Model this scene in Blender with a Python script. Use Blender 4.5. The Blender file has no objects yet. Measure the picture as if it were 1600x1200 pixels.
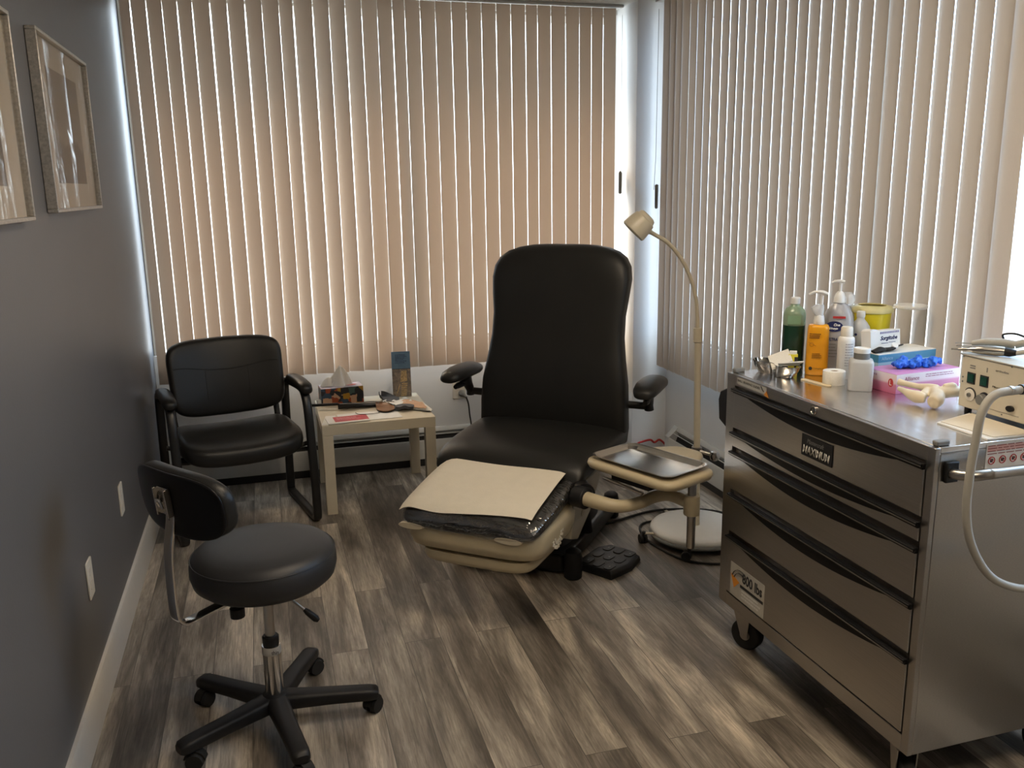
import bpy, bmesh, math, random
from mathutils import Vector, Matrix, noise
R = math.radians
PI = math.pi
SC = bpy.context.scene
COL = SC.collection
random.seed(7)

# ---------------------------------------------------------------- camera, world, light, exposure
cam_d = bpy.data.cameras.new('camera'); cam = bpy.data.objects.new('camera', cam_d); COL.objects.link(cam)
cam_d.sensor_width = 36; cam_d.lens = 30.79; cam_d.clip_start = 0.02
_rt = Vector((0.96146048, -0.27449179, -0.0157478)); _dn = Vector((-0.07514239, -0.2072413, -0.97539975)); _fw = Vector((0.26447563, 0.93899164, -0.21988029))
cam.matrix_world = Matrix(((_rt.x, -_dn.x, -_fw.x, 0), (_rt.y, -_dn.y, -_fw.y, 0), (_rt.z, -_dn.z, -_fw.z, 1.55), (0, 0, 0, 1)))
SC.camera = cam

wd = bpy.data.worlds.new('sky'); SC.world = wd; wd.use_nodes = True
nt = wd.node_tree; nt.nodes.clear()
tc = nt.nodes.new('ShaderNodeTexCoord'); sep = nt.nodes.new('ShaderNodeSeparateXYZ'); nt.links.new(tc.outputs['Generated'], sep.inputs[0])
rmp = nt.nodes.new('ShaderNodeValToRGB'); nt.links.new(sep.outputs['X'], rmp.inputs[0])
rmp.color_ramp.elements[0].position = 0.25; rmp.color_ramp.elements[0].color = (0.80, 0.90, 1.0, 1)
rmp.color_ramp.elements[1].position = 0.85; rmp.color_ramp.elements[1].color = (0.42, 0.66, 1.0, 1)
mx = nt.nodes.new('ShaderNodeMixRGB'); mr = nt.nodes.new('ShaderNodeMapRange')
mr.inputs[1].default_value = -0.08; mr.inputs[2].default_value = 0.03
nt.links.new(sep.outputs['Z'], mr.inputs[0]); nt.links.new(mr.outputs[0], mx.inputs[0])
mx.inputs[1].default_value = (0.30, 0.29, 0.28, 1); nt.links.new(rmp.outputs[0], mx.inputs[2])
bg = nt.nodes.new('ShaderNodeBackground'); bg.inputs[1].default_value = 8.5
wo = nt.nodes.new('ShaderNodeOutputWorld'); nt.links.new(mx.outputs[0], bg.inputs[0]); nt.links.new(bg.outputs[0], wo.inputs[0])

sun_d = bpy.data.lights.new('sun', 'SUN'); sun = bpy.data.objects.new('sun', sun_d); COL.objects.link(sun)
sun_d.energy = 9.0; sun_d.angle = R(24); sun_d.color = (1.0, 0.70, 0.42)
sun.rotation_euler = Vector((0.30, -0.62, -0.60)).to_track_quat('-Z', 'Y').to_euler()

LAMP_W = 20.0
SC.view_settings.view_transform = 'Standard'; SC.view_settings.look = 'None'
SC.view_settings.exposure = 0.0; SC.view_settings.gamma = 1.0; SC.view_settings.use_curve_mapping = False
SC.cycles.use_denoising = True
SC.cycles.max_bounces = 10; SC.cycles.diffuse_bounces = 5; SC.cycles.transparent_max_bounces = 12
SC.cycles.sample_clamp_indirect = 6.0

# ---------------------------------------------------------------- materials
def srgb(r, g, b):
    f = lambda c: (c/255/12.92) if c/255 <= 0.04045 else ((c/255+0.055)/1.055)**2.4
    return (f(r), f(g), f(b), 1)
def pmat(name, col, rough=0.5, metal=0.0, vary=0.06, scale=30, bump=0.0, bscale=200, coat=0.0, stretch=(1, 1, 1), trans=0.0, alpha=1.0, ior=1.45, spec=0.5):
    m = bpy.data.materials.new(name); m.use_nodes = True
    n = m.node_tree.nodes; l = m.node_tree.links; p = n['Principled BSDF']
    t = n.new('ShaderNodeTexCoord'); mp = n.new('ShaderNodeMapping'); mp.inputs['Scale'].default_value = stretch; l.new(t.outputs['Object'], mp.inputs[0])
    ns = n.new('ShaderNodeTexNoise'); ns.inputs['Scale'].default_value = scale; ns.inputs['Detail'].default_value = 4; l.new(mp.outputs[0], ns.inputs[0])
    rp = n.new('ShaderNodeValToRGB'); l.new(ns.outputs[0], rp.inputs[0])
    c = Vector(col[:3])
    rp.color_ramp.elements[0].position = 0.3; rp.color_ramp.elements[0].color = (*(c*(1-vary)), 1)
    rp.color_ramp.elements[1].position = 0.7; rp.color_ramp.elements[1].color = (*[min(1, v*(1+vary)) for v in c], 1)
    l.new(rp.outputs[0], p.inputs['Base Color'])
    p.inputs['Roughness'].default_value = rough; p.inputs['Metallic'].default_value = metal
    p.inputs['Coat Weight'].default_value = coat; p.inputs['Coat Roughness'].default_value = 0.08
    p.inputs['Transmission Weight'].default_value = trans; p.inputs['IOR'].default_value = ior; p.inputs['Alpha'].default_value = alpha
    p.inputs['Specular IOR Level'].default_value = spec
    if bump:
        n2 = n.new('ShaderNodeTexNoise'); n2.inputs['Scale'].default_value = bscale; l.new(mp.outputs[0], n2.inputs[0])
        b = n.new('ShaderNodeBump'); b.inputs['Strength'].default_value = bump; b.inputs['Distance'].default_value = 0.002
        l.new(n2.outputs[0], b.inputs['Height']); l.new(b.outputs[0], p.inputs['Normal'])
    return m
M = {}
M['wall_white'] = pmat('white wall paint', (0.72, 0.73, 0.74), 0.5, vary=0.02, scale=6, bump=0.08, bscale=120)
M['wall_grey'] = pmat('grey wall paint', (0.125, 0.122, 0.126), 0.42, vary=0.04, scale=3, bump=0.10, bscale=150)
M['ceiling'] = pmat('ceiling paint', (0.62, 0.62, 0.58), 0.9, vary=0.06, scale=80, bump=0.3)
M['trim'] = pmat('white trim paint', (0.55, 0.52, 0.47), 0.35, vary=0.02)
M['plate'] = pmat('white plastic plate', (0.70, 0.66, 0.58), 0.35, vary=0.02)
M['heater'] = pmat('white enamelled heater steel', (0.50, 0.50, 0.48), 0.35, vary=0.03)
M['black_gap'] = pmat('dark heater slot', (0.012, 0.012, 0.013), 0.6)
M['toekick'] = pmat('black vinyl base', (0.018, 0.018, 0.019), 0.5)
M['vinyl'] = pmat('black vinyl upholstery', (0.014, 0.0138, 0.013), 0.40, vary=0.1, scale=8, bump=0.12, bscale=420, spec=0.38)
M['vinyl_grey'] = pmat('charcoal vinyl stool top', (0.022, 0.022, 0.023), 0.46, vary=0.08, bump=0.12, bscale=500, spec=0.5)
M['blk_plastic'] = pmat('black plastic', (0.011, 0.011, 0.012), 0.45, vary=0.1, bump=0.08, bscale=500, spec=0.35)
M['blk_gloss'] = pmat('glossy black plastic', (0.007, 0.007, 0.008), 0.3, vary=0.1, spec=0.22)
M['blk_metal'] = pmat('black painted steel', (0.012, 0.012, 0.012), 0.35, vary=0.1)
M['rubber'] = pmat('black rubber', (0.012, 0.012, 0.012), 0.7, vary=0.1)
M['chrome'] = pmat('chrome', (0.62, 0.60, 0.57), 0.12, 1.0, vary=0.03)
M['steel'] = pmat('satin steel', (0.42, 0.40, 0.37), 0.3, 1.0, vary=0.05)
M['brushed'] = pmat('brushed stainless cart', (0.43, 0.41, 0.385), 0.30, 1.0, vary=0.07, scale=14, stretch=(12, 0.5, 60), bump=0.03, bscale=60)
M['brushed_top'] = pmat('stainless cart top', (0.72, 0.71, 0.70), 0.22, 1.0, vary=0.06, scale=10, stretch=(6, 0.6, 1), bump=0.02, bscale=50)
M['tray'] = pmat('stainless tray', (0.66, 0.62, 0.56), 0.24, 1.0, vary=0.04)
M['beige'] = pmat('beige chair shell', (0.50, 0.43, 0.29), 0.32, vary=0.03)
M['beige_dk'] = pmat('dark beige', (0.33, 0.29, 0.21), 0.4, vary=0.03)  # darker beige than the shell, used for the bracket slot
M['lampbeige'] = pmat('ivory lamp enamel', (0.56, 0.50, 0.38), 0.28, vary=0.02)
M['lampwhite'] = pmat('white lamp base', (0.62, 0.61, 0.58), 0.35, vary=0.02)
M['paper'] = pmat('exam paper', (0.66, 0.60, 0.49), 0.85, vary=0.02, bump=0.25, bscale=260)
M['white'] = pmat('white paper', (0.72, 0.71, 0.68), 0.8, vary=0.02)
M['gauze'] = pmat('white gauze', (0.74, 0.72, 0.66), 0.9, vary=0.05, scale=300, bump=0.4, bscale=900)
M['table'] = pmat('ivory laminate table', (0.60, 0.54, 0.42), 0.40, vary=0.02)
M['whiteplastic'] = pmat('white plastic', (0.70, 0.70, 0.68), 0.35, vary=0.02)
M['frosted'] = pmat('translucent plastic', (0.66, 0.66, 0.65), 0.35, vary=0.03, trans=0.35)
M['clear'] = pmat('clear plastic', (0.86, 0.87, 0.88), 0.12, vary=0.02, trans=0.6, ior=1.2)
M['lid_clear'] = pmat('milky plastic lid', (0.80, 0.80, 0.76), 0.3, vary=0.03, trans=0.1, ior=1.2)
M['green'] = pmat('dark green liquid', (0.010, 0.040, 0.022), 0.2, vary=0.1, coat=0.3)
M['green_pale'] = pmat('pale green bottle neck', (0.26, 0.36, 0.24), 0.25, vary=0.05, trans=0.2)
M['orange'] = pmat('amber orange plastic', (0.78, 0.34, 0.012), 0.3, vary=0.04, trans=0.1)
M['yellow'] = pmat('sharps yellow plastic', (0.75, 0.62, 0.02), 0.3, vary=0.08, scale=12, trans=0.15)
M['yellow_box'] = pmat('yellow carton', (0.75, 0.65, 0.05), 0.5, vary=0.03)
M['navy'] = pmat('navy print', (0.012, 0.018, 0.09), 0.5)
M['darkink'] = pmat('dark ink', (0.02, 0.02, 0.022), 0.6)
M['greyink'] = pmat('grey ink', (0.20, 0.19, 0.18), 0.6)
M['red'] = pmat('red print', (0.42, 0.03, 0.03), 0.5)
M['orangeink'] = pmat('orange print', (0.70, 0.27, 0.03), 0.5)
M['silverink'] = pmat('silver print', (0.55, 0.53, 0.48), 0.4, 0.3)
M['cream'] = pmat('cream enamel', (0.58, 0.53, 0.42), 0.35, vary=0.02)
M['bone'] = pmat('bone model plastic', (0.66, 0.56, 0.40), 0.45, vary=0.06, scale=25, bump=0.1, bscale=90)
M['blueglove'] = pmat('blue nitrile', (0.012, 0.12, 0.62), 0.38, vary=0.15, scale=60, bump=0.6, bscale=120)
M['pink_box'] = None
M['grey_hose'] = pmat('grey hose', (0.40, 0.385, 0.34), 0.5, vary=0.03, bump=0.1)
M['grey_plastic'] = pmat('grey plastic', (0.16, 0.16, 0.15), 0.45)
M['greenbtn'] = pmat('green rocker switch', (0.006, 0.05, 0.035), 0.25)
M['leather'] = pmat('brown leather', (0.19, 0.085, 0.03), 0.55, vary=0.2, scale=60, bump=0.3)
M['tan'] = pmat('tan insole top', (0.55, 0.33, 0.20), 0.6, vary=0.06, scale=70)
M['slate'] = pmat('slate grey foam', (0.055, 0.060, 0.072), 0.6, vary=0.15, scale=90)
M['redcable'] = pmat('red cable', (0.38, 0.02, 0.018), 0.5)
M['tissue'] = pmat('tissue paper', (0.72, 0.70, 0.66), 0.9, vary=0.02, bump=0.2, bscale=90)
M['frame_silver'] = pmat('silver picture frame', (0.46, 0.43, 0.38), 0.35, 0.6, vary=0.2, scale=140)
M['matboard'] = pmat('cream mat board', (0.66, 0.57, 0.44), 0.8, vary=0.02)
M['wood_gold'] = pmat('tongue depressor wood', (0.66, 0.56, 0.38), 0.7, vary=0.06)

# extra node materials
def glass_mat():
    m = bpy.data.materials.new('window glass'); m.use_nodes = True; n = m.node_tree.nodes; l = m.node_tree.links; n.clear()
    o = n.new('ShaderNodeOutputMaterial'); mix = n.new('ShaderNodeMixShader'); tr = n.new('ShaderNodeBsdfTransparent'); gl = n.new('ShaderNodeBsdfGlossy')
    mix.inputs[0].default_value = 0.07; gl.inputs['Roughness'].default_value = 0.02
    tr.inputs[0].default_value = (0.96, 0.98, 0.98, 1)
    l.new(tr.outputs[0], mix.inputs[1]); l.new(gl.outputs[0], mix.inputs[2]); l.new(mix.outputs[0], o.inputs[0])
    return m
M['glass'] = glass_mat()
def film_mat(name, amount, rough, tint, wr=0.5, sc=26):
    m = bpy.data.materials.new(name); m.use_nodes = True; n = m.node_tree.nodes; l = m.node_tree.links; n.clear()
    o = n.new('ShaderNodeOutputMaterial'); mix = n.new('ShaderNodeMixShader'); tr = n.new('ShaderNodeBsdfTransparent'); gl = n.new('ShaderNodeBsdfGlossy')
    gl.inputs['Roughness'].default_value = rough; tr.inputs[0].default_value = tint
    t = n.new('ShaderNodeTexCoord'); mp = n.new('ShaderNodeMapping'); mp.inputs['Scale'].default_value = (1, 2.5, 1); ns = n.new('ShaderNodeTexNoise'); ns.inputs['Scale'].default_value = sc; ns.inputs['Distortion'].default_value = 1.5
    b = n.new('ShaderNodeBump'); b.inputs['Strength'].default_value = wr; b.inputs['Distance'].default_value = 0.02
    l.new(t.outputs['Object'], mp.inputs[0]); l.new(mp.outputs[0], ns.inputs[0]); l.new(ns.outputs[0], b.inputs['Height']); l.new(b.outputs[0], gl.inputs['Normal'])
    mix.inputs[0].default_value = amount
    l.new(tr.outputs[0], mix.inputs[1]); l.new(gl.outputs[0], mix.inputs[2]); l.new(mix.outputs[0], o.inputs[0])
    return m
M['film'] = film_mat('clear plastic cover', 0.26, 0.08, (0.9, 0.9, 0.9, 1), 0.45, 11)
M['picglass'] = film_mat('picture glass', 0.22, 0.02, (0.96, 0.96, 0.96, 1), 0.035, 2.0)

def slat_mat(name, base, tcol, fac):
    m = bpy.data.materials.new(name); m.use_nodes = True; n = m.node_tree.nodes; l = m.node_tree.links; n.clear()
    o = n.new('ShaderNodeOutputMaterial'); mix = n.new('ShaderNodeMixShader'); d = n.new('ShaderNodeBsdfPrincipled'); t = n.new('ShaderNodeBsdfTranslucent')
    d.inputs['Roughness'].default_value = 0.6
    tcn = n.new('ShaderNodeTexCoord'); mp = n.new('ShaderNodeMapping'); mp.inputs['Scale'].default_value = (1, 1, 0.25)
    w = n.new('ShaderNodeTexNoise'); w.inputs['Scale'].default_value = 300; w.inputs['Detail'].default_value = 2
    l.new(tcn.outputs['Object'], mp.inputs[0]); l.new(mp.outputs[0], w.inputs[0])
    rp = n.new('ShaderNodeValToRGB'); l.new(w.outputs[0], rp.inputs[0])
    rp.color_ramp.elements[0].color = (*[c*0.94 for c in base], 1); rp.color_ramp.elements[1].color = (*base, 1)
    l.new(rp.outputs[0], d.inputs['Base Color']); t.inputs[0].default_value = (*tcol, 1)
    mix.inputs[0].default_value = fac
    l.new(d.outputs[0], mix.inputs[1]); l.new(t.outputs[0], mix.inputs[2]); l.new(mix.outputs[0], o.inputs[0])
    return m
M['slat'] = slat_mat('blind slat vinyl', (0.50, 0.46, 0.415), (0.66, 0.42, 0.26), 0.075)

def floor_mat():
    m = bpy.data.materials.new('grey brown wood plank floor'); m.use_nodes = True; n = m.node_tree.nodes; l = m.node_tree.links; p = n['Principled BSDF']
    tcn = n.new('ShaderNodeTexCoord'); mp = n.new('ShaderNodeMapping'); mp.inputs['Rotation'].default_value = (0, 0, R(90)); mp.inputs['Location'].default_value = (0.35, 0, 0)
    l.new(tcn.outputs['Object'], mp.inputs[0])
    br = n.new('ShaderNodeTexBrick'); br.inputs['Scale'].default_value = 1.0; br.offset = 0.37; br.offset_frequency = 2
    br.inputs['Brick Width'].default_value = 1.22; br.inputs['Row Height'].default_value = 0.1275; br.inputs['Mortar Size'].default_value = 0.0011; br.inputs['Mortar Smooth'].default_value = 0.3
    br.inputs['Color1'].default_value = (0, 0, 0, 1); br.inputs['Color2'].default_value = (1, 1, 1, 1); br.inputs['Mortar'].default_value = (0.5, 0.5, 0.5, 1)
    l.new(mp.outputs[0], br.inputs[0])
    # per plank offset of the grain
    sc = n.new('ShaderNodeVectorMath'); sc.operation = 'SCALE'; sc.inputs[3].default_value = 7.3; l.new(br.outputs['Color'], sc.inputs[0])
    ad = n.new('ShaderNodeVectorMath'); l.new(tcn.outputs['Object'], ad.inputs[0]); l.new(sc.outputs[0], ad.inputs[1])
    def grain(scale, st, det, dist=0.0, rough=0.6):
        g = n.new('ShaderNodeMapping'); g.inputs['Scale'].default_value = st; l.new(ad.outputs[0], g.inputs[0])
        t = n.new('ShaderNodeTexNoise'); t.inputs['Scale'].default_value = scale; t.inputs['Detail'].default_value = det; t.inputs['Distortion'].default_value = dist; t.inputs['Roughness'].default_value = rough
        l.new(g.outputs[0], t.inputs[0]); return t
    g1 = grain(2.6, (3.2, 0.50, 1), 5, 0.45); g2 = grain(26, (3.2, 0.24, 1), 7, 1.0, 0.72); g3 = grain(90, (2.2, 0.09, 1), 4)
    r1 = n.new('ShaderNodeValToRGB'); l.new(g1.outputs[0], r1.inputs[0])
    e = r1.color_ramp.elements
    e[0].position = 0.33; e[0].color = (0.110, 0.094, 0.078, 1); e[1].position = 0.66; e[1].color = (0.60, 0.53, 0.44, 1)
    k = e.new(0.46); k.color = (0.21, 0.182, 0.152, 1); k = e.new(0.55); k.color = (0.36, 0.318, 0.268, 1)
    r2 = n.new('ShaderNodeValToRGB'); l.new(g2.outputs[0], r2.inputs[0])
    r2.color_ramp.elements[0].position = 0.36; r2.color_ramp.elements[0].color = (0.52, 0.51, 0.50, 1); r2.color_ramp.elements[1].position = 0.60; r2.color_ramp.elements[1].color = (1.05, 1.05, 1.05, 1)
    m1 = n.new('ShaderNodeMixRGB'); m1.blend_type = 'MULTIPLY'; m1.inputs[0].default_value = 0.75; l.new(r1.outputs[0], m1.inputs[1]); l.new(r2.outputs[0], m1.inputs[2])
    r3 = n.new('ShaderNodeValToRGB'); l.new(g3.outputs[0], r3.inputs[0]); r3.color_ramp.elements[0].position = 0.38; r3.color_ramp.elements[0].color = (0.72, 0.72, 0.72, 1); r3.color_ramp.elements[1].position = 0.6; r3.color_ramp.elements[1].color = (1.08, 1.08, 1.08, 1)
    m2 = n.new('ShaderNodeMixRGB'); m2.blend_type = 'MULTIPLY'; m2.inputs[0].default_value = 0.7; l.new(m1.outputs[0], m2.inputs[1]); l.new(r3.outputs[0], m2.inputs[2])
    # plank tone
    sx = n.new('ShaderNodeSeparateXYZ'); l.new(br.outputs['Color'], sx.inputs[0])
    mrn = n.new('ShaderNodeMapRange'); mrn.inputs[3].default_value = 0.68; mrn.inputs[4].default_value = 1.22; l.new(sx.outputs[0], mrn.inputs[0])
    m3 = n.new('ShaderNodeVectorMath'); m3.operation = 'SCALE'; l.new(m2.outputs[0], m3.inputs[0]); l.new(mrn.outputs[0], m3.inputs[3])
    m4 = n.new('ShaderNodeMixRGB'); l.new(br.outputs['Fac'], m4.inputs[0]); l.new(m3.outputs[0], m4.inputs[1]); m4.inputs[2].default_value = (0.06, 0.055, 0.05, 1)
    l.new(m4.outputs[0], p.inputs['Base Color'])
    p.inputs['Roughness'].default_value = 0.42
    b = n.new('ShaderNodeBump'); b.inputs['Strength'].default_value = 0.25; b.inputs['Distance'].default_value = 0.001; l.new(g2.outputs[0], b.inputs['Height']); l.new(b.outputs[0], p.inputs['Normal'])
    return m
M['floor'] = floor_mat()
def brick_mat():
    m = bpy.data.materials.new('terracotta brick facade'); m.use_nodes = True; n = m.node_tree.nodes; l = m.node_tree.links; p = n['Principled BSDF']
    br = n.new('ShaderNodeTexBrick'); tcn = n.new('ShaderNodeTexCoord'); mp = n.new('ShaderNodeMapping'); mp.inputs['Rotation'].default_value = (R(90), 0, 0)
    l.new(tcn.outputs['Object'], mp.inputs[0]); l.new(mp.outputs[0], br.inputs[0])
    br.inputs['Scale'].default_value = 4; br.inputs['Color1'].default_value = (0.62, 0.34, 0.20, 1); br.inputs['Color2'].default_value = (0.52, 0.28, 0.17, 1); br.inputs['Mortar'].default_value = (0.5, 0.45, 0.4, 1)
    l.new(br.outputs['Color'], p.inputs['Base Color']); p.inputs['Roughness'].default_value = 0.9
    return m
M['brick'] = brick_mat()
def emis(name, col, s):
    m = bpy.data.materials.new(name); m.use_nodes = True; n = m.node_tree.nodes; p = n['Principled BSDF']
    p.inputs['Base Color'].default_value = (0.9, 0.9, 0.9, 1); p.inputs['Emission Color'].default_value = (*col, 1); p.inputs['Emission Strength'].default_value = s
    return m
M['diffuser'] = emis('lit ceiling lamp diffuser', (1.0, 0.81, 0.59), 22.5)

# ---------------------------------------------------------------- helpers
def tag(o, label=None, cat=None, group=None, kind=None):
    if label: o['label'] = label
    if cat: o['category'] = cat
    if group: o['group'] = group
    if kind: o['kind'] = kind
    return o
def thing(name, label, cat, loc=(0, 0, 0), rz=0.0, group=None):
    o = bpy.data.objects.new(name, None); COL.objects.link(o); o.empty_display_size = 0.05
    o.location = loc; o.rotation_euler = (0, 0, rz)
    return tag(o, label, cat, group)
def obj(name, bm, mat, parent=None, bevel=0.0, seg=2, sub=0, ang=40, label=None, loc=None, rot=None, flat=False, remesh=0.0):
    bmesh.ops.recalc_face_normals(bm, faces=bm.faces[:])
    me = bpy.data.meshes.new(name); bm.to_mesh(me); bm.free()
    mats = mat if isinstance(mat, (list, tuple)) else [mat]
    for m in mats: me.materials.append(m)
    if not flat:
        me.shade_smooth(); me.set_sharp_from_angle(angle=R(ang))
    o = bpy.data.objects.new(name, me); COL.objects.link(o)
    if parent: o.parent = parent
    if loc: o.location = loc
    if rot: o.rotation_euler = rot
    if remesh:
        r = o.modifiers.new('remesh', 'REMESH'); r.mode = 'VOXEL'; r.voxel_size = remesh; r.use_smooth_shade = True
        s = o.modifiers.new('smooth', 'SMOOTH'); s.iterations = 6; s.factor = 0.5
    if bevel:
        b = o.modifiers.new('bevel', 'BEVEL'); b.width = bevel; b.segments = seg; b.limit_method = 'ANGLE'; b.angle_limit = R(35); b.harden_normals = False
    if sub:
        s = o.modifiers.new('sub', 'SUBSURF'); s.levels = sub; s.render_levels = sub
    if label: o['label'] = label
    return o
def struct(name, bm, mat, parent=None, **k):
    o = obj(name, bm, mat, parent, **k)
    if parent is None: o['kind'] = 'structure'
    return o
def B(): return bmesh.new()
def box(bm, x0, x1, y0, y1, z0, z1, T=None, mi=0):
    vs = [bm.verts.new((x, y, z)) for z in (z0, z1) for x, y in ((x0, y0), (x1, y0), (x1, y1), (x0, y1))]
    if T is not None:
        for v in vs: v.co = T @ v.co
    for f in ((0, 3, 2, 1), (4, 5, 6, 7), (0, 1, 5, 4), (1, 2, 6, 5), (2, 3, 7, 6), (3, 0, 4, 7)):
        fc = bm.faces.new([vs[i] for i in f]); fc.material_index = mi
    return bm
def rings(bm, rs, cap=True, closed=False, mi=0):
    V = [[bm.verts.new(p) for p in r] for r in rs]
    n = len(V[0]); m = len(V)
    for i in range(m if closed else m-1):
        a, b = V[i], V[(i+1) % m]
        for j in range(n):
            f = bm.faces.new((a[j], a[(j+1) % n], b[(j+1) % n], b[j])); f.material_index = mi
    if cap and not closed:
        for r in (V[0], V[-1]):
            try: f = bm.faces.new(r); f.material_index = mi
            except ValueError: pass
    return bm
def sring(c, u, v, a, b, n=2.0, seg=28):
    c = Vector(c); u = Vector(u); v = Vector(v); out = []
    for i in range(seg):
        t = 2*PI*i/seg; ct, st = math.cos(t), math.sin(t)
        out.append(c + u*(a*math.copysign(abs(ct)**(2/n), ct)) + v*(b*math.copysign(abs(st)**(2/n), st)))
    return out
X, Y, Z = Vector((1, 0, 0)), Vector((0, 1, 0)), Vector((0, 0, 1))
def lathe(bm, prof, c=(0, 0, 0), seg=28, sx=1.0, sy=1.0, n=2.0, mi=0, cap=True):
    rs = [sring((c[0], c[1], c[2]+z), X, Y, max(r, 1e-4)*sx, max(r, 1e-4)*sy, n, seg) for r, z in prof]
    return rings(bm, rs, cap, mi=mi)
def smooth_path(pts, k=6):
    P = [Vector(p) for p in pts]
    if len(P) < 3: return P
    out = []
    for i in range(len(P)-1):
        p0 = P[max(i-1, 0)]; p1 = P[i]; p2 = P[i+1]; p3 = P[min(i+2, len(P)-1)]
        for s in range(k):
            t = s/k
            out.append(0.5*((2*p1)+(-p0+p2)*t+(2*p0-5*p1+4*p2-p3)*t*t+(-p0+3*p1-3*p2+p3)*t**3))
    out.append(P[-1]); return out
def tube(bm, pts, r, seg=12, smooth=0, rb=None, mi=0, up=None, n=2.0, cap=True):
    """sweep a (super)ellipse; r a radius or list; rb the second radius along 'up'"""
    P = smooth_path(pts, smooth) if smooth else [Vector(p) for p in pts]
    m = len(P)
    def rad(q, i):
        if q is None: return None
        if isinstance(q, (int, float)): return q
        t = i/(m-1)*(len(q)-1); a = int(min(t, len(q)-2)); return q[a]+(q[a+1]-q[a])*(t-a)
    T0 = (P[1]-P[0]).normalized()
    ref = Vector(up) if up else (Z if abs(T0.z) < 0.9 else X)
    N = (ref - T0*ref.dot(T0)).normalized(); rs = []
    for i in range(m):
        T = (P[min(i+1, m-1)]-P[max(i-1, 0)]).normalized()
        N = (N - T*N.dot(T)).normalized(); Bn = T.cross(N)
        ra = rad(r, i); rb_ = rad(rb, i) if rb is not None else ra
        rs.append(sring(P[i], Bn, N, ra, rb_, n, seg))
    return rings(bm, rs, cap, mi=mi)
def cyl(bm, p0, p1, r, r1=None, seg=24, mi=0):
    return tube(bm, [p0, p1], [r, r if r1 is None else r1], seg, mi=mi)
def prism(bm, pts, z0, z1, T=None, mi=0):
    a = [Vector((p[0], p[1], z0)) for p in pts]; b = [Vector((p[0], p[1], z1)) for p in pts]
    if T is not None: a = [T @ v for v in a]; b = [T @ v for v in b]
    return rings(bm, [a, b], True, mi=mi)
def frameM(o, right, up):
    r = Vector(right).normalized(); u = Vector(up).normalized(); n = r.cross(u)
    return Matrix(((r.x, u.x, n.x, o[0]), (r.y, u.y, n.y, o[1]), (r.z, u.z, n.z, o[2]), (0, 0, 0, 1)))
def rrect(w, h, r, k=5):
    out = []
    for cx, cy, a0 in ((w/2-r, h/2-r, 0), (-w/2+r, h/2-r, 90), (-w/2+r, -h/2+r, 180), (w/2-r, -h/2+r, 270)):
        for i in range(k+1):
            a = R(a0+90*i/k); out.append((cx+r*math.cos(a), cy+r*math.sin(a)))
    return out
def text(name, s, mat, parent, o, right, up, height=None, width=None, ext=0.0003, center=False, bold=0.0, shear=0.0):
    cu = bpy.data.curves.new(name, 'FONT'); cu.body = s; cu.size = 1.0; cu.extrude = 0.0; cu.offset = bold; cu.shear = shear; cu.resolution_u = 3
    to = bpy.data.objects.new('tmp', cu); COL.objects.link(to); bpy.context.view_layer.update()
    me = bpy.data.meshes.new_from_object(to.evaluated_get(bpy.context.evaluated_depsgraph_get()))
    bpy.data.objects.remove(to); bm = B(); bm.from_mesh(me); bpy.data.meshes.remove(me)
    if not bm.verts: bm.free(); return None
    x0 = min(v.co.x for v in bm.verts); x1 = max(v.co.x for v in bm.verts); y0 = min(v.co.y for v in bm.verts); y1 = max(v.co.y for v in bm.verts)
    sy = height/(y1-y0) if height else None; sx = width/(x1-x0) if width else None
    sy = sy or sx; sx = sx or sy
    F = frameM(o, right, up)
    ret = bmesh.ops.extrude_face_region(bm, geom=bm.faces[:])
    for v in [g for g in ret['geom'] if isinstance(g, bmesh.types.BMVert)]: v.co.z = ext/ max(sy, 1e-6)
    for v in bm.verts:
        q = Vector(((v.co.x-x0)*sx - (sx*(x1-x0)/2 if center else 0), (v.co.y-y0)*sy, v.co.z*sy))
        v.co = F @ q
    return obj(name, bm, mat, parent, flat=True)
def lines(bm, F, x, y, w, h, rows, mi=0, t=0.0003, seed=1, frac=0.5):
    """rows of tiny printed words"""
    rr = random.Random(seed); dy = h/rows
    for i in range(rows):
        cx = x; end = x + w*(rr.uniform(0.75, 1.0))
        while cx < end:
            ww = min(rr.uniform(0.05, 0.16)*w, end-cx)
            box(bm, cx, cx+ww, y-(i+frac)*dy, y-i*dy, 0, t, F, mi); cx += ww + 0.02*w
    return bm
def copy_tree(o, parent=None):
    c = o.copy(); COL.objects.link(c); c.parent = parent
    for ch in [k for k in bpy.data.objects if k.parent == o]: copy_tree(ch, c)
    return c

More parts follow.
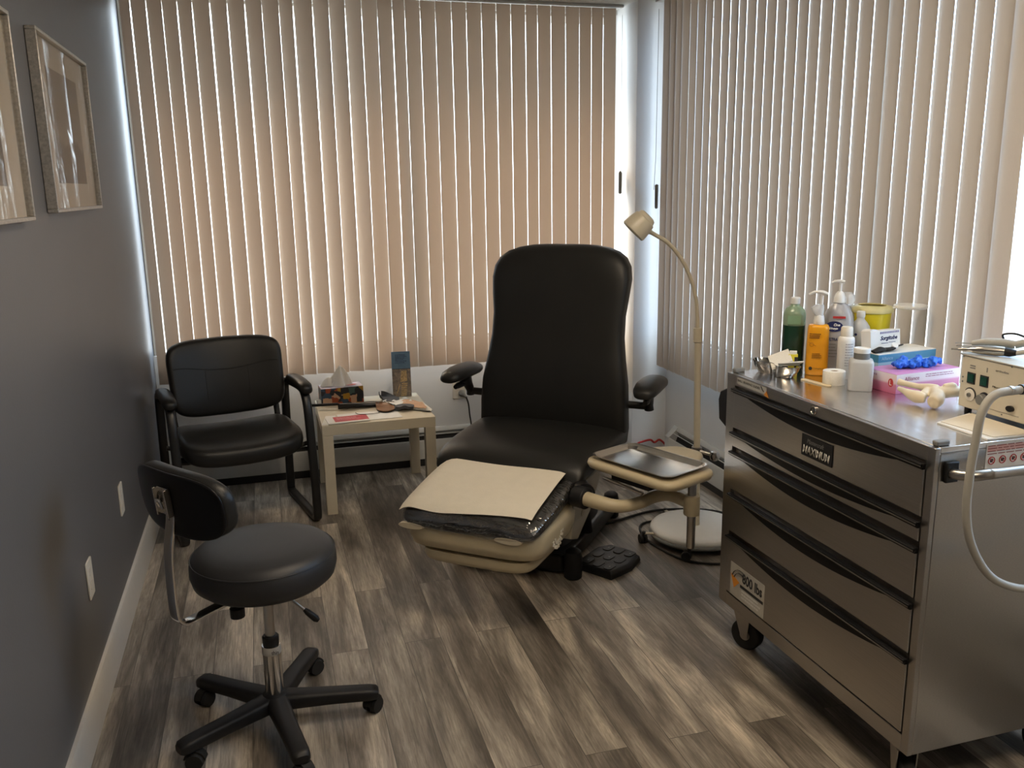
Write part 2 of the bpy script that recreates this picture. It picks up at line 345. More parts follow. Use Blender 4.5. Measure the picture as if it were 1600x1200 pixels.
# ---------------------------------------------------------------- room shell
XL, XR, YB, YF, ZC = -0.575, 2.20, 4.80, -1.60, 2.49
CX, CY = 1.99, 4.52          # corner column
SILL = 0.72; HEAD = 2.465
struct('floor', box(B(), XL-0.15, XR+0.15, YF-0.15, YB+0.15, -0.10, 0.0), M['floor'])
struct('ceiling', box(B(), XL-0.15, XR+0.15, YF-0.15, YB+0.15, ZC, ZC+0.12), M['ceiling'])
struct('wall_left', box(B(), XL-0.15, XL, YF-0.15, YB+0.15, 0, ZC), M['wall_grey'])
struct('wall_front', box(B(), XL, XR+0.15, YF-0.15, YF, 0, ZC), M['wall_grey'])
bm = B(); box(bm, XL, CX, YB, YB+0.15, 0, SILL); box(bm, XL, CX, YB, YB+0.15, HEAD, ZC)
struct('wall_back', bm, M['wall_white'])
WY0 = 1.25
bm = B(); box(bm, XR, XR+0.15, YF, YB+0.15, 0, SILL); box(bm, XR, XR+0.15, YF, YB+0.15, HEAD, ZC); box(bm, XR, XR+0.15, YF, WY0, SILL, HEAD); box(bm, XR, XR+0.15, 4.42, YB+0.15, SILL, HEAD)
struct('wall_right', bm, M['wall_white'])
struct('wall_corner_column', box(B(), CX, XR, CY, YB+0.15, 0, ZC), M['wall_white'])
# windows
def window(name, horiz, a0, a1, depth, mull):
    bm = B(); w = 0.045
    def bar(u0, u1, z0, z1):
        if horiz: box(bm, u0, u1, depth, depth+0.05, z0, z1)
        else: box(bm, depth, depth+0.05, u0, u1, z0, z1)
    w = 0.014
    bar(a0, a0+w, SILL, HEAD); bar(a1-w, a1, SILL, HEAD); bar(a0+w, a1-w, SILL, SILL+w); bar(a0+w, a1-w, HEAD-w, HEAD)
    for u in mull: bar(u-0.025, u+0.025, SILL+w, HEAD-w)
    f = struct(name, bm, M['trim'], bevel=0.003)
    us = [a0+w] + [q for u in mull for q in (u-0.025, u+0.025)] + [a1-w]
    for i in range(0, len(us), 2):
        g = B()
        if horiz: box(g, us[i], us[i+1], depth+0.022, depth+0.028, SILL+w, HEAD-w)
        else: box(g, depth+0.022, depth+0.028, us[i], us[i+1], SILL+w, HEAD-w)
        obj('glass_pane', g, M['glass'], f)
    return f
window('window_1', True, XL+0.001, CX-0.001, YB+0.02, (0.72,))
window('window_2', False, WY0+0.001, 4.419, XR+0.02, (2.85,))
# baseboard on the left wall, rounded top edge
bm = B(); prism(bm, [(XL, 0.0), (XL+0.016, 0.0), (XL+0.016, 0.118), (XL+0.010, 0.128), (XL, 0.130)], YF, 4.72, Matrix(((1, 0, 0, 0), (0, 0, 1, 0), (0, 1, 0, 0), (0, 0, 0, 1))))
struct('baseboard_left', bm, M['trim'])

# outdoors: street level ground and the sunlit block across the street
struct('street_ground', box(B(), -40, 60, 5.2, 60, -3.6, -3.5), pmat('pale paving', (0.4, 0.39, 0.37), 0.9))

struct('added_shade_overhang', box(B(), XL-2, XR+0.5, YB+0.151, YB+0.56, ZC+0.02, ZC+0.14), M['trim'])  # unseen overhang, added to keep sun and sky off the top of the slats

# ---------------------------------------------------------------- baseboard heaters
def heater(name, label, horiz, u0, u1, wall):
    t = thing(name, label, 'heater', (0, 0, 0))
    D = 0.068; H = 0.185
    def P(u, d, z): return (u, wall-d, z) if horiz else (wall-d, u, z)
    def prof(bm, pr):
        rings(bm, [[Vector(P(u, d, z)) for d, z in pr] for u in (u0, u1)])
    bm = B(); prof(bm, [(D, 0.045), (D, 0.150), (D-0.004, 0.155), (D-0.008, 0.154), (D-0.006, 0.147), (D-0.006, 0.045)]); obj('front_panel', bm, M['heater'], t)
    bm = B(); prof(bm, [(0.0, 0.150), (0.0, H+0.025), (0.008, H+0.025), (0.022, H+0.008), (0.022, H+0.003), (0.010, H-0.004)]); obj('top_cover', bm, M['heater'], t)
    bm = B(); prof(bm, [(0.0, 0.04), (0.0, 0.165), (0.012, 0.160), (0.03, 0.115), (D-0.014, 0.110), (D-0.014, 0.04)]); obj('dark_core', bm, M['black_gap'], t)
    bm = B(); prof(bm, [(0.034, 0.175), (0.036, 0.178), (0.040, 0.177), (0.039, 0.174)]); obj('damper_blade', bm, M['heater'], t)
    bm = B(); prof(bm, [(0.0, 0.0), (D-0.012, 0.0), (D-0.012, 0.05), (0.0, 0.05)]); obj('toe_space', bm, M['toekick'], t)
    for u in (u0, u1):
        s = -1 if u == u1 else 1
        bm = B(); a, b = sorted((u, u+s*0.05)); rings(bm, [[Vector(P(q, d, z)) for d, z in [(0, 0.04), (D+0.001, 0.04), (D+0.001, 0.156), (D-0.03, 0.182), (0.012, H+0.026), (0, H+0.026)]] for q in (a, b)])
        obj('end_cap', bm, M['heater'], t, bevel=0.002)
    return t
heater('baseboard_heater', 'long white baseboard heater low on the wall behind the side table', True, XL+0.02, CX-0.01, YB)
heater('baseboard_heater', 'white baseboard heater on the right wall behind the lamp pole', False, 0.6, 4.38, XR)

# ---------------------------------------------------------------- vertical blinds
def slat_mesh(w, z0, z1, curve=0.002, T=None):
    bm = B(); n = 6; V = []
    for z in (z0, z1):
        row = []
        for i in range(n+1):
            s = i/n*2-1; row.append(bm.verts.new((s*w/2, curve*(1-s*s), z)))
        V.append(row)
    for i in range(n): bm.faces.new((V[0][i], V[0][i+1], V[1][i+1], V[1][i]))
    me = bpy.data.meshes.new('slat'); bm.to_mesh(me); bm.free(); me.materials.append(M['slat']); me.shade_smooth(); return me
BZ, TZ = 0.592, 2.475
back_u = [-0.502,-0.433,-0.363,-0.296,-0.229,-0.15,-0.071,0.01,0.09,0.171,0.237,0.329,0.409,0.488,0.569,0.648,0.722,0.786,0.864,0.943,1.026,1.104,1.184,1.262,1.341,1.421,1.487,1.561,1.643,1.722,1.791,1.858]
gap_w = [2,6,6,4,6,6,8,7,8,4,3,7,7,4,5,4,2,5,3,3,2,3,3,3,4,4,4,3,4,3,2,2]
sm = slat_mesh(0.080, BZ, TZ)
BL = thing('vertical_blind', 'taupe vertical blind covering the back window behind the exam chair', 'blind', (0, 4.68, 0))
bm = B(); box(bm, XL+0.01, CX-0.02, -0.022, 0.022, 2.476, 2.4895); obj('head_rail', bm, M['heater'], BL, bevel=0.003)
edges = [-0.548] + back_u + [1.932]
for i in range(len(edges)-1):
    a, b = edges[i], edges[i+1]
    g = gap_w[i] if i < len(gap_w) else 3
    # visible width from the room is b-a minus the sliver; the slat is turned until its edge leaves that sliver open
    vis = (b-a) - 0.0007*g
    cx = a + 0.0006*g + (b-a)/2; k = cx/4.68; w = vis*1.02
    sg = -1 if k < 0.13 else 1
    best = min(range(0, 500), key=lambda q: abs(w*(math.cos(R(q*0.1))-sg*k*math.sin(R(q*0.1))) - vis))*0.1
    s = bpy.data.objects.new('slat', sm); COL.objects.link(s); s.parent = BL
    s.location = (cx, 0, 0); s.rotation_euler = (0, 0, sg*R(best)); s.scale.x = w/0.080
# control chain with weight at the right end
bm = B(); cyl(bm, (1.965, -0.01, 1.62), (1.965, -0.01, 2.44), 0.0012, seg=6); obj('chain', bm, M['whiteplastic'], BL)
bm = B(); lathe(bm, [(0.004, 1.50), (0.010, 1.505), (0.011, 1.615), (0.004, 1.625)], (1.962, -0.012, 0.0), 12); obj('cord_weight', bm, M['grey_plastic'], BL)

BR = thing('vertical_blind', 'pale grey vertical blind covering the right window beside the instrument cart', 'blind', (2.10, 0, 0))
bm = B(); box(bm, -0.022, 0.022, 1.3, CY-0.02, 2.476, 2.4895); obj('head_rail', bm, M['heater'], BR, bevel=0.003)
ry = [4.358,4.29,4.224,4.141,4.064,3.982,3.91,3.827,3.751,3.678,3.611,3.529,3.453,3.375,3.299,3.222,3.149,3.073,2.994,2.916,2.844,2.763,2.686,2.611,2.535,2.455,2.382,2.299,2.224,2.149]
ry = [4.44] + ry
sr = slat_mesh(0.089, 0.555, TZ)
gr = [2,2,2,3,3,3,3,4,5,3,3,6,4,3,6,3,3,5,6,4,8,6,4,4,3,3,9,5,3,6]
for i, y in enumerate(ry[:-1]):
    s = bpy.data.objects.new('slat', sr); COL.objects.link(s); s.parent = BR
    y2 = ry[i+1]; yc = (y+y2)/2; g = gr[i]*0.0008; vis = (y-y2) - g; kk = yc/2.10
    t = min(range(0, 500), key=lambda q: abs(0.089*(math.cos(R(q*0.1)) - kk*math.sin(R(q*0.1))) - vis))*0.1
    s.location = (0, yc, 0); s.rotation_euler = (0, 0, R(90) - R(t))
s = bpy.data.objects.new('slat', sr); COL.objects.link(s); s.parent = BR; s.location = (0, ry[-1]-0.036, 0); s.rotation_euler = (0, 0, R(84))
bm = B(); tube(bm, [(-0.01, 4.478, 2.44), (-0.012, 4.478, 1.7), (-0.02, 4.478, 1.52)], 0.0014, 6); obj('chain', bm, M['grey_plastic'], BR)
bm = B(); lathe(bm, [(0.004, 1.42), (0.009, 1.425), (0.010, 1.545), (0.004, 1.55)], (-0.012, 4.46, 0.0), 12); obj('cord_weight', bm, M['grey_plastic'], BR)

# ---------------------------------------------------------------- ceiling lamps (behind and above the camera's view)
for i, (x, y) in enumerate([(0.80, 2.0), (0.80, 0.3)]):
    t = thing('ceiling_light', 'warm recessed ceiling panel light ' + ('near the instrument cart' if i == 0 else 'near the entrance wall'), 'ceiling light', (x, y, ZC))
    bm = B(); box(bm, -0.31, 0.31, -0.31, 0.31, -0.03, -0.0005)
    obj('light_frame', bm, M['trim'], t, bevel=0.004)
    bm = B(); box(bm, -0.27, 0.27, -0.27, 0.27, -0.036, -0.0305); obj('diffuser', bm, M['diffuser'], t)

# ---------------------------------------------------------------- framed pictures on the left wall
def landscape_mat(seed):
    m = bpy.data.materials.new('muted photograph print'); m.use_nodes = True; n = m.node_tree.nodes; l = m.node_tree.links; p = n['Principled BSDF']
    t = n.new('ShaderNodeTexCoord'); s = n.new('ShaderNodeSeparateXYZ'); l.new(t.outputs['Object'], s.inputs[0])
    ns = n.new('ShaderNodeTexNoise'); ns.inputs['Scale'].default_value = 9+seed; l.new(t.outputs['Object'], ns.inputs[0])
    ma = n.new('ShaderNodeMath'); ma.operation = 'MULTIPLY_ADD'; ma.inputs[1].default_value = 0.14; l.new(ns.outputs[0], ma.inputs[0]); l.new(s.outputs['Z'], ma.inputs[2])
    rp = n.new('ShaderNodeValToRGB'); l.new(ma.outputs[0], rp.inputs[0])
    rp.color_ramp.elements[0].position = 0.0; rp.color_ramp.elements[0].color = (0.13, 0.105, 0.08, 1); rp.color_ramp.elements[1].position = 0.03; rp.color_ramp.elements[1].color = (0.30, 0.24, 0.18, 1)
    l.new(rp.outputs[0], p.inputs['Base Color']); p.inputs['Roughness'].default_value = 0.6
    return m
def picture(label, y0, y1, z0, z1, seed):
    yc, zc = (y0+y1)/2, (z0+z1)/2; w, h = y1-y0, z1-z0
    t = thing('framed_picture', label, 'picture', (XL, yc, zc))
    T = Matrix(((0, 0, 1, 0), (1, 0, 0, 0), (0, 1, 0, 0), (0, 0, 0, 1)))   # x->y, y->z, z->x
    bm = B(); f = 0.010; D = 0.030
    for a in ((-w/2, w/2, -h/2, -h/2+f), (-w/2, w/2, h/2-f, h/2), (-w/2, -w/2+f, -h/2+f, h/2-f), (w/2-f, w/2, -h/2+f, h/2-f)):
        box(bm, *a, 0.001, D, T)
    obj('frame', bm, M['frame_silver'], t, bevel=0.002)
    obj('mat_board', box(B(), -w/2+f, w/2-f, -h/2+f, h/2-f, 0.006, 0.012, T), M['matboard'], t)
    obj('print', box(B(), -w/2+0.15, w/2-0.16, -h/2+0.085, h/2-0.085, 0.0123, 0.0135, T), landscape_mat(seed), t)
    obj('glazing', box(B(), -w/2+f, w/2-f, -h/2+f, h/2-f, 0.019, 0.021, T), M['picglass'], t)
picture('framed picture with cream mat nearest the window, hung on the grey wall', 2.80, 3.565, 1.497, 2.000, 1)
picture('framed picture partly cut off at the left edge, nearer the viewer on the grey wall', 1.755, 2.52, 1.485, 1.985, 3)

# switch / outlet plates on the left wall
def wplate(name, label, cat, y, z, w=0.072, h=0.118):
    t = thing(name, label, cat, (XL, y, z))
    T = Matrix(((0, 0, 1, 0), (1, 0, 0, 0), (0, 1, 0, 0), (0, 0, 0, 1)))
    bm = B(); prism(bm, rrect(w, h, 0.006, 3), 0.0005, 0.006, T); obj('cover_plate', bm, M['plate'], t, bevel=0.0015)
    return t, T
t, T = wplate('wall_outlet', 'white outlet plate low on the grey wall, nearer the viewer', 'outlet', 2.722, 0.412)
for dz in (-0.022, 0.022): obj('socket', prism(B(), rrect(0.030, 0.026, 0.009, 4), 0.006, 0.0075, T @ Matrix.Translation((0, dz, 0))), M['plate'], t)
t, T = wplate('wall_outlet', 'white outlet plate low on the grey wall, beyond the stool backrest', 'outlet', 3.392, 0.433)
for dz in (-0.022, 0.022): obj('socket', prism(B(), rrect(0.030, 0.026, 0.009, 4), 0.006, 0.0075, T @ Matrix.Translation((0, dz, 0))), M['plate'], t)
# outlet and plug behind the exam chair
t = thing('wall_outlet', 'white outlet plate on the back wall under the blind, with a black plug', 'outlet', (1.035, YB, 0.425))
Tb = frameM((0, 0, 0), (1, 0, 0), (0, 0, 1))
obj('cover_plate', prism(B(), rrect(0.075, 0.118, 0.006, 3), 0.0005, 0.006, Tb), M['plate'], t, bevel=0.0015)
obj('socket', prism(B(), rrect(0.03, 0.026, 0.009, 4), 0.006, 0.0075, Tb @ Matrix.Translation((0, 0.024, 0))), M['plate'], t)
t = thing('power_cord', 'black power cord plugged into the back wall outlet, hanging behind the exam chair', 'cord', (1.045, YB-0.008, 0.40))
bm = B(); tube(bm, [(0, 0, 0.0), (0, -0.012, 0.0), (0.006, -0.03, -0.004), (0.02, -0.045, -0.018)], [0.017, 0.020, 0.014, 0.006], 14); obj('plug', bm, M['grey_plastic'], t)
bm = B(); tube(bm, [(0.02, -0.045, -0.018), (0.03, -0.055, -0.06), (0.035, -0.07, -0.14), (0.05, -0.13, -0.28), (0.10, -0.30, -0.385), (0.10, -0.60, -0.387)], 0.0045, 8, smooth=6); obj('cable', bm, M['rubber'], t)

# ---------------------------------------------------------------- upholstery helper
def pad(bm, T, a, b, n=3.2, t=0.08, dome=0.012, seg=48, fn=None, back=0.92, taper=None):
    """cushion: super-ellipse outline in local xy, thickness along local z, domed front"""
    prof = [(-0.5, 0.02, 0), (-0.5, 0.5, 0), (-0.5, back-0.03, 0), (-0.44, back+0.03, 0), (-0.30, 0.985, 0), (-0.05, 1.0, 0), (0.22, 0.992, 0), (0.38, 0.968, 0), (0.47, 0.925, 0), (0.5, 0.86, 0.12), (0.5, 0.72, 0.45), (0.5, 0.5, 0.75), (0.5, 0.25, 0.94), (0.5, 0.02, 1.0)]
    rs = []
    for z, s, d in prof:
        ins = (1-s)*min(a, b)
        aa = a-ins if s > 0.8 else a*s*(a-0.2*min(a, b)*0)/a; bb = b-ins if s > 0.8 else b*s
        if s <= 0.8: aa = a*s; bb = b*s
        r = sring((0, 0, z*t+d*dome), X, Y, aa, bb, n, seg)
        if taper: r = [Vector((p.x*taper(p.y), p.y, p.z)) for p in r]
        if fn: r = [fn(p) for p in r]
        rs.append([T @ p for p in r])
    return rings(bm, rs)

# ---------------------------------------------------------------- rolling stool
S = thing('rolling_stool', 'black round-seat rolling stool with a low backrest and chrome post, in the foreground', 'stool', (-0.057, 2.43, 0), 0)
bm = B(); lathe(bm, [(0.02, 0.462), (0.15, 0.462), (0.178, 0.468), (0.196, 0.484), (0.203, 0.510), (0.202, 0.535), (0.196, 0.553), (0.184, 0.566), (0.165, 0.573), (0.12, 0.578), (0.06, 0.580), (0.01, 0.580)], seg=64)
obj('seat', bm, M['vinyl_grey'], S, ang=70)
bm = B(); tube(bm, [(0.1985*math.cos(2*PI*i/64), 0.1985*math.sin(2*PI*i/64), 0.5505) for i in range(65)], 0.0022, 6); obj('seat_piping', bm, M['vinyl_grey'], S)
bm = B(); prism(bm, rrect(0.17, 0.11, 0.02), 0.436, 0.462); obj('seat_mechanism', bm, M['blk_metal'], S, bevel=0.004)
bm = B(); cyl(bm, (0, 0, 0.27), (0, 0, 0.44), 0.0145); obj('gas_piston', bm, M['steel'], S)
bm = B(); lathe(bm, [(0.015, 0.262), (0.023, 0.262), (0.024, 0.288), (0.020, 0.292), (0.015, 0.292)]); obj('piston_collar', bm, M['blk_plastic'], S)
bm = B(); lathe(bm, [(0.022, 0.10), (0.0265, 0.105), (0.0265, 0.262), (0.015, 0.264)]); col = obj('chrome_sleeve', bm, M['chrome'], S)
bm = B(); lathe(bm, [(0.0270, 0.236), (0.0274, 0.237), (0.0274, 0.260), (0.0270, 0.261)], cap=False); obj('label_band', bm, M['silverink'], S)
text('lettering', 'thin', M['darkink'], S, (0.000, -0.0278, 0.241), (1, 0, 0), (0, 0, 1), height=0.013, width=0.020)
bm = B(); lathe(bm, [(0.030, 0.055), (0.047, 0.062), (0.047, 0.088), (0.036, 0.105), (0.027, 0.112)], seg=30); obj('hub', bm, M['blk_plastic'], S)
for k in range(5):
    a = R(-6+72*k); d = Vector((math.cos(a), math.sin(a), 0)); 
    bm = B(); rs = []
    for r, hw, z0, z1 in ((0.028, 0.033, 0.055, 0.106), (0.08, 0.030, 0.055, 0.102), (0.16, 0.027, 0.055, 0.097), (0.24, 0.026, 0.053, 0.093), (0.275, 0.026, 0.052, 0.091), (0.294, 0.024, 0.054, 0.087), (0.301, 0.017, 0.058, 0.080)):
        rs.append(sring(d*r+Z*((z0+z1)/2), d.cross(Z), Z, hw, (z1-z0)/2, 3.5, 20))
    rings(bm, rs); leg = obj('leg', bm, M['blk_plastic'], S)
    ca = a + (0.9, -0.6, 1.6, 2.4, 0.3)[k]; w = Vector((math.cos(ca), math.sin(ca), 0)); s = w.cross(Z)
    c0 = d*0.272 + w*0.016
    bm = B(); cyl(bm, d*0.272+Z*0.05, d*0.272+Z*0.062, 0.009)
    for sg in (-1, 1):
        cyl(bm, c0+s*sg*0.006+Z*0.0255, c0+s*sg*0.0215+Z*0.0255, 0.0252, 0.0235, 24)
    # hood over the twin wheels
    rs = []
    for q in range(9):
        th = R(10+20*q); rs.append([c0+Z*0.0255+(w*math.cos(th)+Z*math.sin(th))*rr+s*ss for rr, ss in ((0.0265, -0.012), (0.031, -0.012), (0.031, 0.012), (0.0265, 0.012))])
    rings(bm, rs); obj('caster', bm, M['rubber'], leg)
# J bar and backrest (stands to the near left of the seat, turned toward it)
ph = R(217); ro = Vector((math.cos(ph), math.sin(ph), 0)); tg = Vector((-math.sin(ph), math.cos(ph), 0)); 
path = [ro*0.02+Z*0.452, ro*0.12+Z*0.450, ro*0.20+Z*0.446, ro*0.255+Z*0.443, ro*0.280+Z*0.458, ro*0.288+Z*0.492, ro*0.288+Z*0.60, ro*0.284+Z*0.66, ro*0.270+Z*0.73, ro*0.262+Z*0.80]
bm = B(); P = smooth_path(path, 5); rs = []
for i, p in enumerate(P):
    Tn = (P[min(i+1, len(P)-1)]-P[max(i-1, 0)]).normalized(); nn = tg.cross(Tn)
    rs.append(sring(p, tg, nn, 0.0185, 0.0050, 4, 16))
rings(bm, rs); obj('back_bar', bm, M['chrome'], S)
bm = B(); bm2 = None
box(bm, -0.0025, 0.0025, -0.045, 0.02, 0, 0.0015, frameM(ro*0.273+Z*0.77, tg, Z)); obj('slot_insert', bm, M['blk_metal'], S)
Tb = frameM(ro*0.245+Z*0.778, tg, Z+ro*0.10)   # outward normal = tg x up
def wrap(p): return Vector((p.x, p.y, p.z - 0.9*p.x*p.x))
bm = B(); pad(bm, Tb @ Matrix.Rotation(PI, 4, 'Y'), 0.188, 0.090, 3.0, 0.042, 0.010, 56, fn=lambda p: Vector((p.x, p.y, p.z+0.9*p.x*p.x)))
obj('backrest', bm, M['vinyl'], S, ang=60)
bm = B(); pad(bm, Tb @ Matrix.Translation((0, 0, 0.022)), 0.186, 0.088, 3.2, 0.010, 0.002, 56, fn=wrap); obj('backrest_shell', bm, M['blk_gloss'], S, ang=60)
bm = B(); Tc = Tb @ Matrix.Translation((0.0, 0.02, 0.036)); box(bm, -0.024, 0.024, -0.045, 0.030, -0.006, 0.000, Tc); box(bm, -0.026, -0.022, -0.045, 0.030, -0.002, 0.012, Tc); box(bm, 0.022, 0.026, -0.045, 0.030, -0.002, 0.012, Tc)
obj('back_bracket', bm, M['chrome'], S, bevel=0.001)
bm = B(); tube(bm, [Tb @ Vector(q) for q in ((-0.012, 0.0, 0.045), (-0.010, 0.018, 0.052), (0.004, 0.022, 0.052), (0.012, 0.0, 0.050))], 0.004, 8, smooth=5); obj('bracket_clip', bm, M['chrome'], S)
bm = B(); q = ro*0.115; lathe(bm, [(0.012, 0.398), (0.020, 0.401), (0.0205, 0.428), (0.012, 0.432), (0.006, 0.446)], (q.x+0.012, q.y-0.01, 0), 12); obj('tension_knob', bm, M['blk_plastic'], S)
bm = B(); cyl(bm, (0.03, -0.03, 0.445), (0.106, -0.052, 0.375), 0.004, seg=10); obj('lever', bm, M['steel'], S)
bm = B(); tube(bm, [(0.100, -0.050, 0.381), (0.108, -0.053, 0.373), (0.130, -0.060, 0.352), (0.137, -0.062, 0.346)], [0.006, 0.0095, 0.0105, 0.006], 12); obj('lever_grip', bm, M['blk_plastic'], S)

# ---------------------------------------------------------------- guest chair
G = thing('guest_chair', 'black leather-look guest chair with padded arms and sled legs in the left corner', 'chair', (-0.125, 3.975, 0), R(12.6))
for s in (-1, 1):
    x = 0.300*s
    path = [(x, 0.06, 0.018), (x, 0.018, 0.022), (x, 0.004, 0.06), (x, 0.012, 0.25), (x, 0.035, 0.45), (x, 0.055, 0.56), (x, 0.085, 0.615), (x, 0.14, 0.636), (x, 0.30, 0.632), (x, 0.41, 0.622), (x, 0.462, 0.59), (x, 0.472, 0.52), (x, 0.482, 0.30), (x, 0.492, 0.07), (x, 0.488, 0.024), (x, 0.44, 0.018), (x, 0.25, 0.018), (x, 0.06, 0.018)]
    P = smooth_path(path, 4); rs = []
    for i, p in enumerate(P):
        Tn = (P[(i+1) % (len(P)-1)]-P[(i-1) % (len(P)-1)]).normalized(); nn = X.cross(Tn)
        rs.append(sring(p, X, nn, 0.020, 0.0165, 3.5, 14))
    bm = B(); rings(bm, rs[:-1], closed=True, cap=False); obj('sled_leg', bm, M['blk_metal'], G)
    bm = B(); rs = []
    for y, hw, zc, hh in ((0.035, 0.012, 0.640, 0.010), (0.042, 0.026, 0.642, 0.020), (0.07, 0.032, 0.650, 0.025), (0.15, 0.032, 0.657, 0.024), (0.27, 0.031, 0.656, 0.022), (0.32, 0.028, 0.652, 0.019), (0.335, 0.014, 0.648, 0.010)):
        rs.append(sring((x, y, zc), X, Z, hw, hh, 2.6, 24))
    rings(bm, rs); obj('arm_pad', bm, M['vinyl'], G, ang=70)
bm = B()
def seatfn(p): return Vector((p.x, p.y, p.z + 0.020*(abs(p.x)/0.27)**2 - 0.35*max(0, -p.y-0.12)**1.4))
pad(bm, Matrix.Translation((0, 0.205, 0.405)), 0.275, 0.245, 5.0, 0.085, 0.006, 72, fn=seatfn); obj('seat', bm, M['vinyl'], G, ang=70)
Tg = frameM((0.012, 0.456, 0.668), (1, 0, 0), (0, 0.20, 1))    # z axis points forward (-y)
def backfn(p):
    return Vector((p.x*(1+0.10*p.y), p.y+0.018*(1-(p.x/0.27)**2)*(1 if p.y > 0 else -0.6), p.z+0.75*p.x*p.x))
bm = B(); pad(bm, Tg, 0.268, 0.177, 6.0, 0.085, 0.012, 72, fn=backfn); back = obj('backrest', bm, M['vinyl'], G, ang=70)
bm = B()
def bs(x, y): # a point on the front face of the backrest
    s = max(abs(x)/0.268, abs(y)/0.177); dd = 0.0425 + 0.012*max(0, 1-s**1.5) + 0.0012
    return Tg @ backfn(Vector((x, y, dd)))
tube(bm, [bs(x, 0.035-0.02*math.cos(x/0.12*1.2) if abs(x) < 0.12 else 0.028+0.020*min(1, (abs(x)-0.12)/0.08)) for x in [i*0.02 for i in range(-12, 13)]], 0.0016, 6)
for sx in (-0.10, 0.10): tube(bm, [bs(sx, y) for y in (0.02, -0.02, -0.06, -0.10)], 0.0014, 6)
obj('seam', bm, M['rubber'], back)
for s in (-1, 1):
    bm = B(); tube(bm, [(0.24*s, 0.40, 0.42), (0.245*s, 0.45, 0.50), (0.235*s, 0.475, 0.62)], 0.014, 10, smooth=4, rb=0.006); obj('back_bracket', bm, M['blk_metal'], G)
for y in (0.10, 0.36):
    bm = B(); tube(bm, [(-0.30, y, 0.372), (-0.2, y, 0.360), (0.2, y, 0.360), (0.30, y, 0.372)], 0.011, 10, smooth=4); obj('cross_bar', bm, M['blk_metal'], G)

# ---------------------------------------------------------------- side table and what lies on it
TX, TY = 0.217, 4.125
T_ = thing('side_table', 'small square ivory side table between the guest chair and the exam chair', 'table', (TX, TY, 0))
bm = B(); box(bm, 0, 0.55, 0, 0.55, 0.40, 0.45); obj('tabletop', bm, M['table'], T_, bevel=0.0015)
for x in (0.001, 0.499):
    for y in (0.001, 0.499): obj('leg', box(B(), x, x+0.05, y, y+0.05, 0, 0.3998), M['table'], T_, bevel=0.0012)
def on_table(name, label, cat, x, y, rz=0.0, z=0.45, group=None): return thing(name, label, cat, (TX+x, TY+y, z), rz, group)

# tissue box with coloured pattern
def tissue_mat():
    m = bpy.data.materials.new('coloured city pattern print'); m.use_nodes = True; n = m.node_tree.nodes; l = m.node_tree.links; p = n['Principled BSDF']
    t = n.new('ShaderNodeTexCoord'); v = n.new('ShaderNodeTexVoronoi'); v.distance = 'CHEBYCHEV'; v.inputs['Scale'].default_value = 34; l.new(t.outputs['Object'], v.inputs[0])
    s = n.new('ShaderNodeSeparateXYZ'); l.new(v.outputs['Color'], s.inputs[0])
    r = n.new('ShaderNodeValToRGB'); r.color_ramp.interpolation = 'CONSTANT'; l.new(s.outputs[0], r.inputs[0]); e = r.color_ramp.elements
    e[0].color = (0.012, 0.014, 0.020, 1); e[1].position = 0.34; e[1].color = (0.02, 0.05, 0.09, 1)
    for ps, c in ((0.50, (0.28, 0.05, 0.012, 1)), (0.66, (0.36, 0.20, 0.02, 1)), (0.76, (0.05, 0.10, 0.09, 1)), (0.86, (0.45, 0.28, 0.18, 1))): k = e.new(ps); k.color = c
    l.new(r.outputs[0], p.inputs['Base Color']); p.inputs['Roughness'].default_value = 0.45; return m
M['tprint'] = tissue_mat()
t = on_table('tissue_box', 'tissue box with a dark colourful print at the back left of the side table', 'tissue box', 0.135, 0.47, R(4))
bm = B(); box(bm, -0.11, 0.11, -0.055, 0.055, 0.0, 0.088, mi=0); box(bm, -0.1085, 0.1085, -0.0535, 0.0535, 0.0882, 0.0890, mi=1)
obj('carton', bm, [M['tprint'], pmat('pale print', (0.45, 0.42, 0.50), 0.5, vary=0.3, scale=40)], t, bevel=0.001)
t2 = bm = B(); prism(bm, [(0.055+0.028*math.cos(a/12*2*PI), 0.02*math.sin(a/12*2*PI)) for a in range(12)], 0.0892, 0.0898); obj('pink_mark', bm, pmat('pink print', (0.70, 0.22, 0.22), 0.5), t)
def crumple(bm, w, h, T, amp=0.01, seed=0, nx=16, ny=16, fn=None, th=0.0):
    V = []
    for j in range(ny+1):
        row = []
        for i in range(nx+1):
            x = (i/nx-0.5)*w; y = (j/ny-0.5)*h
            q = Vector((x, y, 0)); d = noise.noise(Vector((x*28+seed*3.1, y*28, seed)))*amp + noise.noise(Vector((x*70+seed, y*70, seed*2)))*amp*0.45
            q.z = d
            if fn: q = fn(q, i/nx, j/ny)
            row.append(bm.verts.new(T @ q))
        V.append(row)
    for j in range(ny):
        for i in range(nx): bm.faces.new((V[j][i], V[j][i+1], V[j+1][i+1], V[j+1][i]))
    return bm
t = on_table('tissue', 'white tissue pulled up in a peak from the tissue box', 'tissue', 0.125, 0.47, R(4), z=0.5402)
bm = B(); rs = []
for k in range(9):
    f = k/8; z = 0.0 + 0.105*f; r = 0.058*(1-f)**0.75+0.003
    rs.append([Vector((math.cos(a)*r*(1+0.35*math.sin(3*a+f*2))+0.012*f, math.sin(a)*r*0.42*(1+0.5*math.sin(4*a+1)), z+0.006*math.sin(2*a)*(1-f)*f)) for a in [2*PI*i/30 for i in range(30)]])
rings(bm, rs); obj('tissue_sheet', bm, M['tissue'], t, ang=80)
bm = B(); rs = []
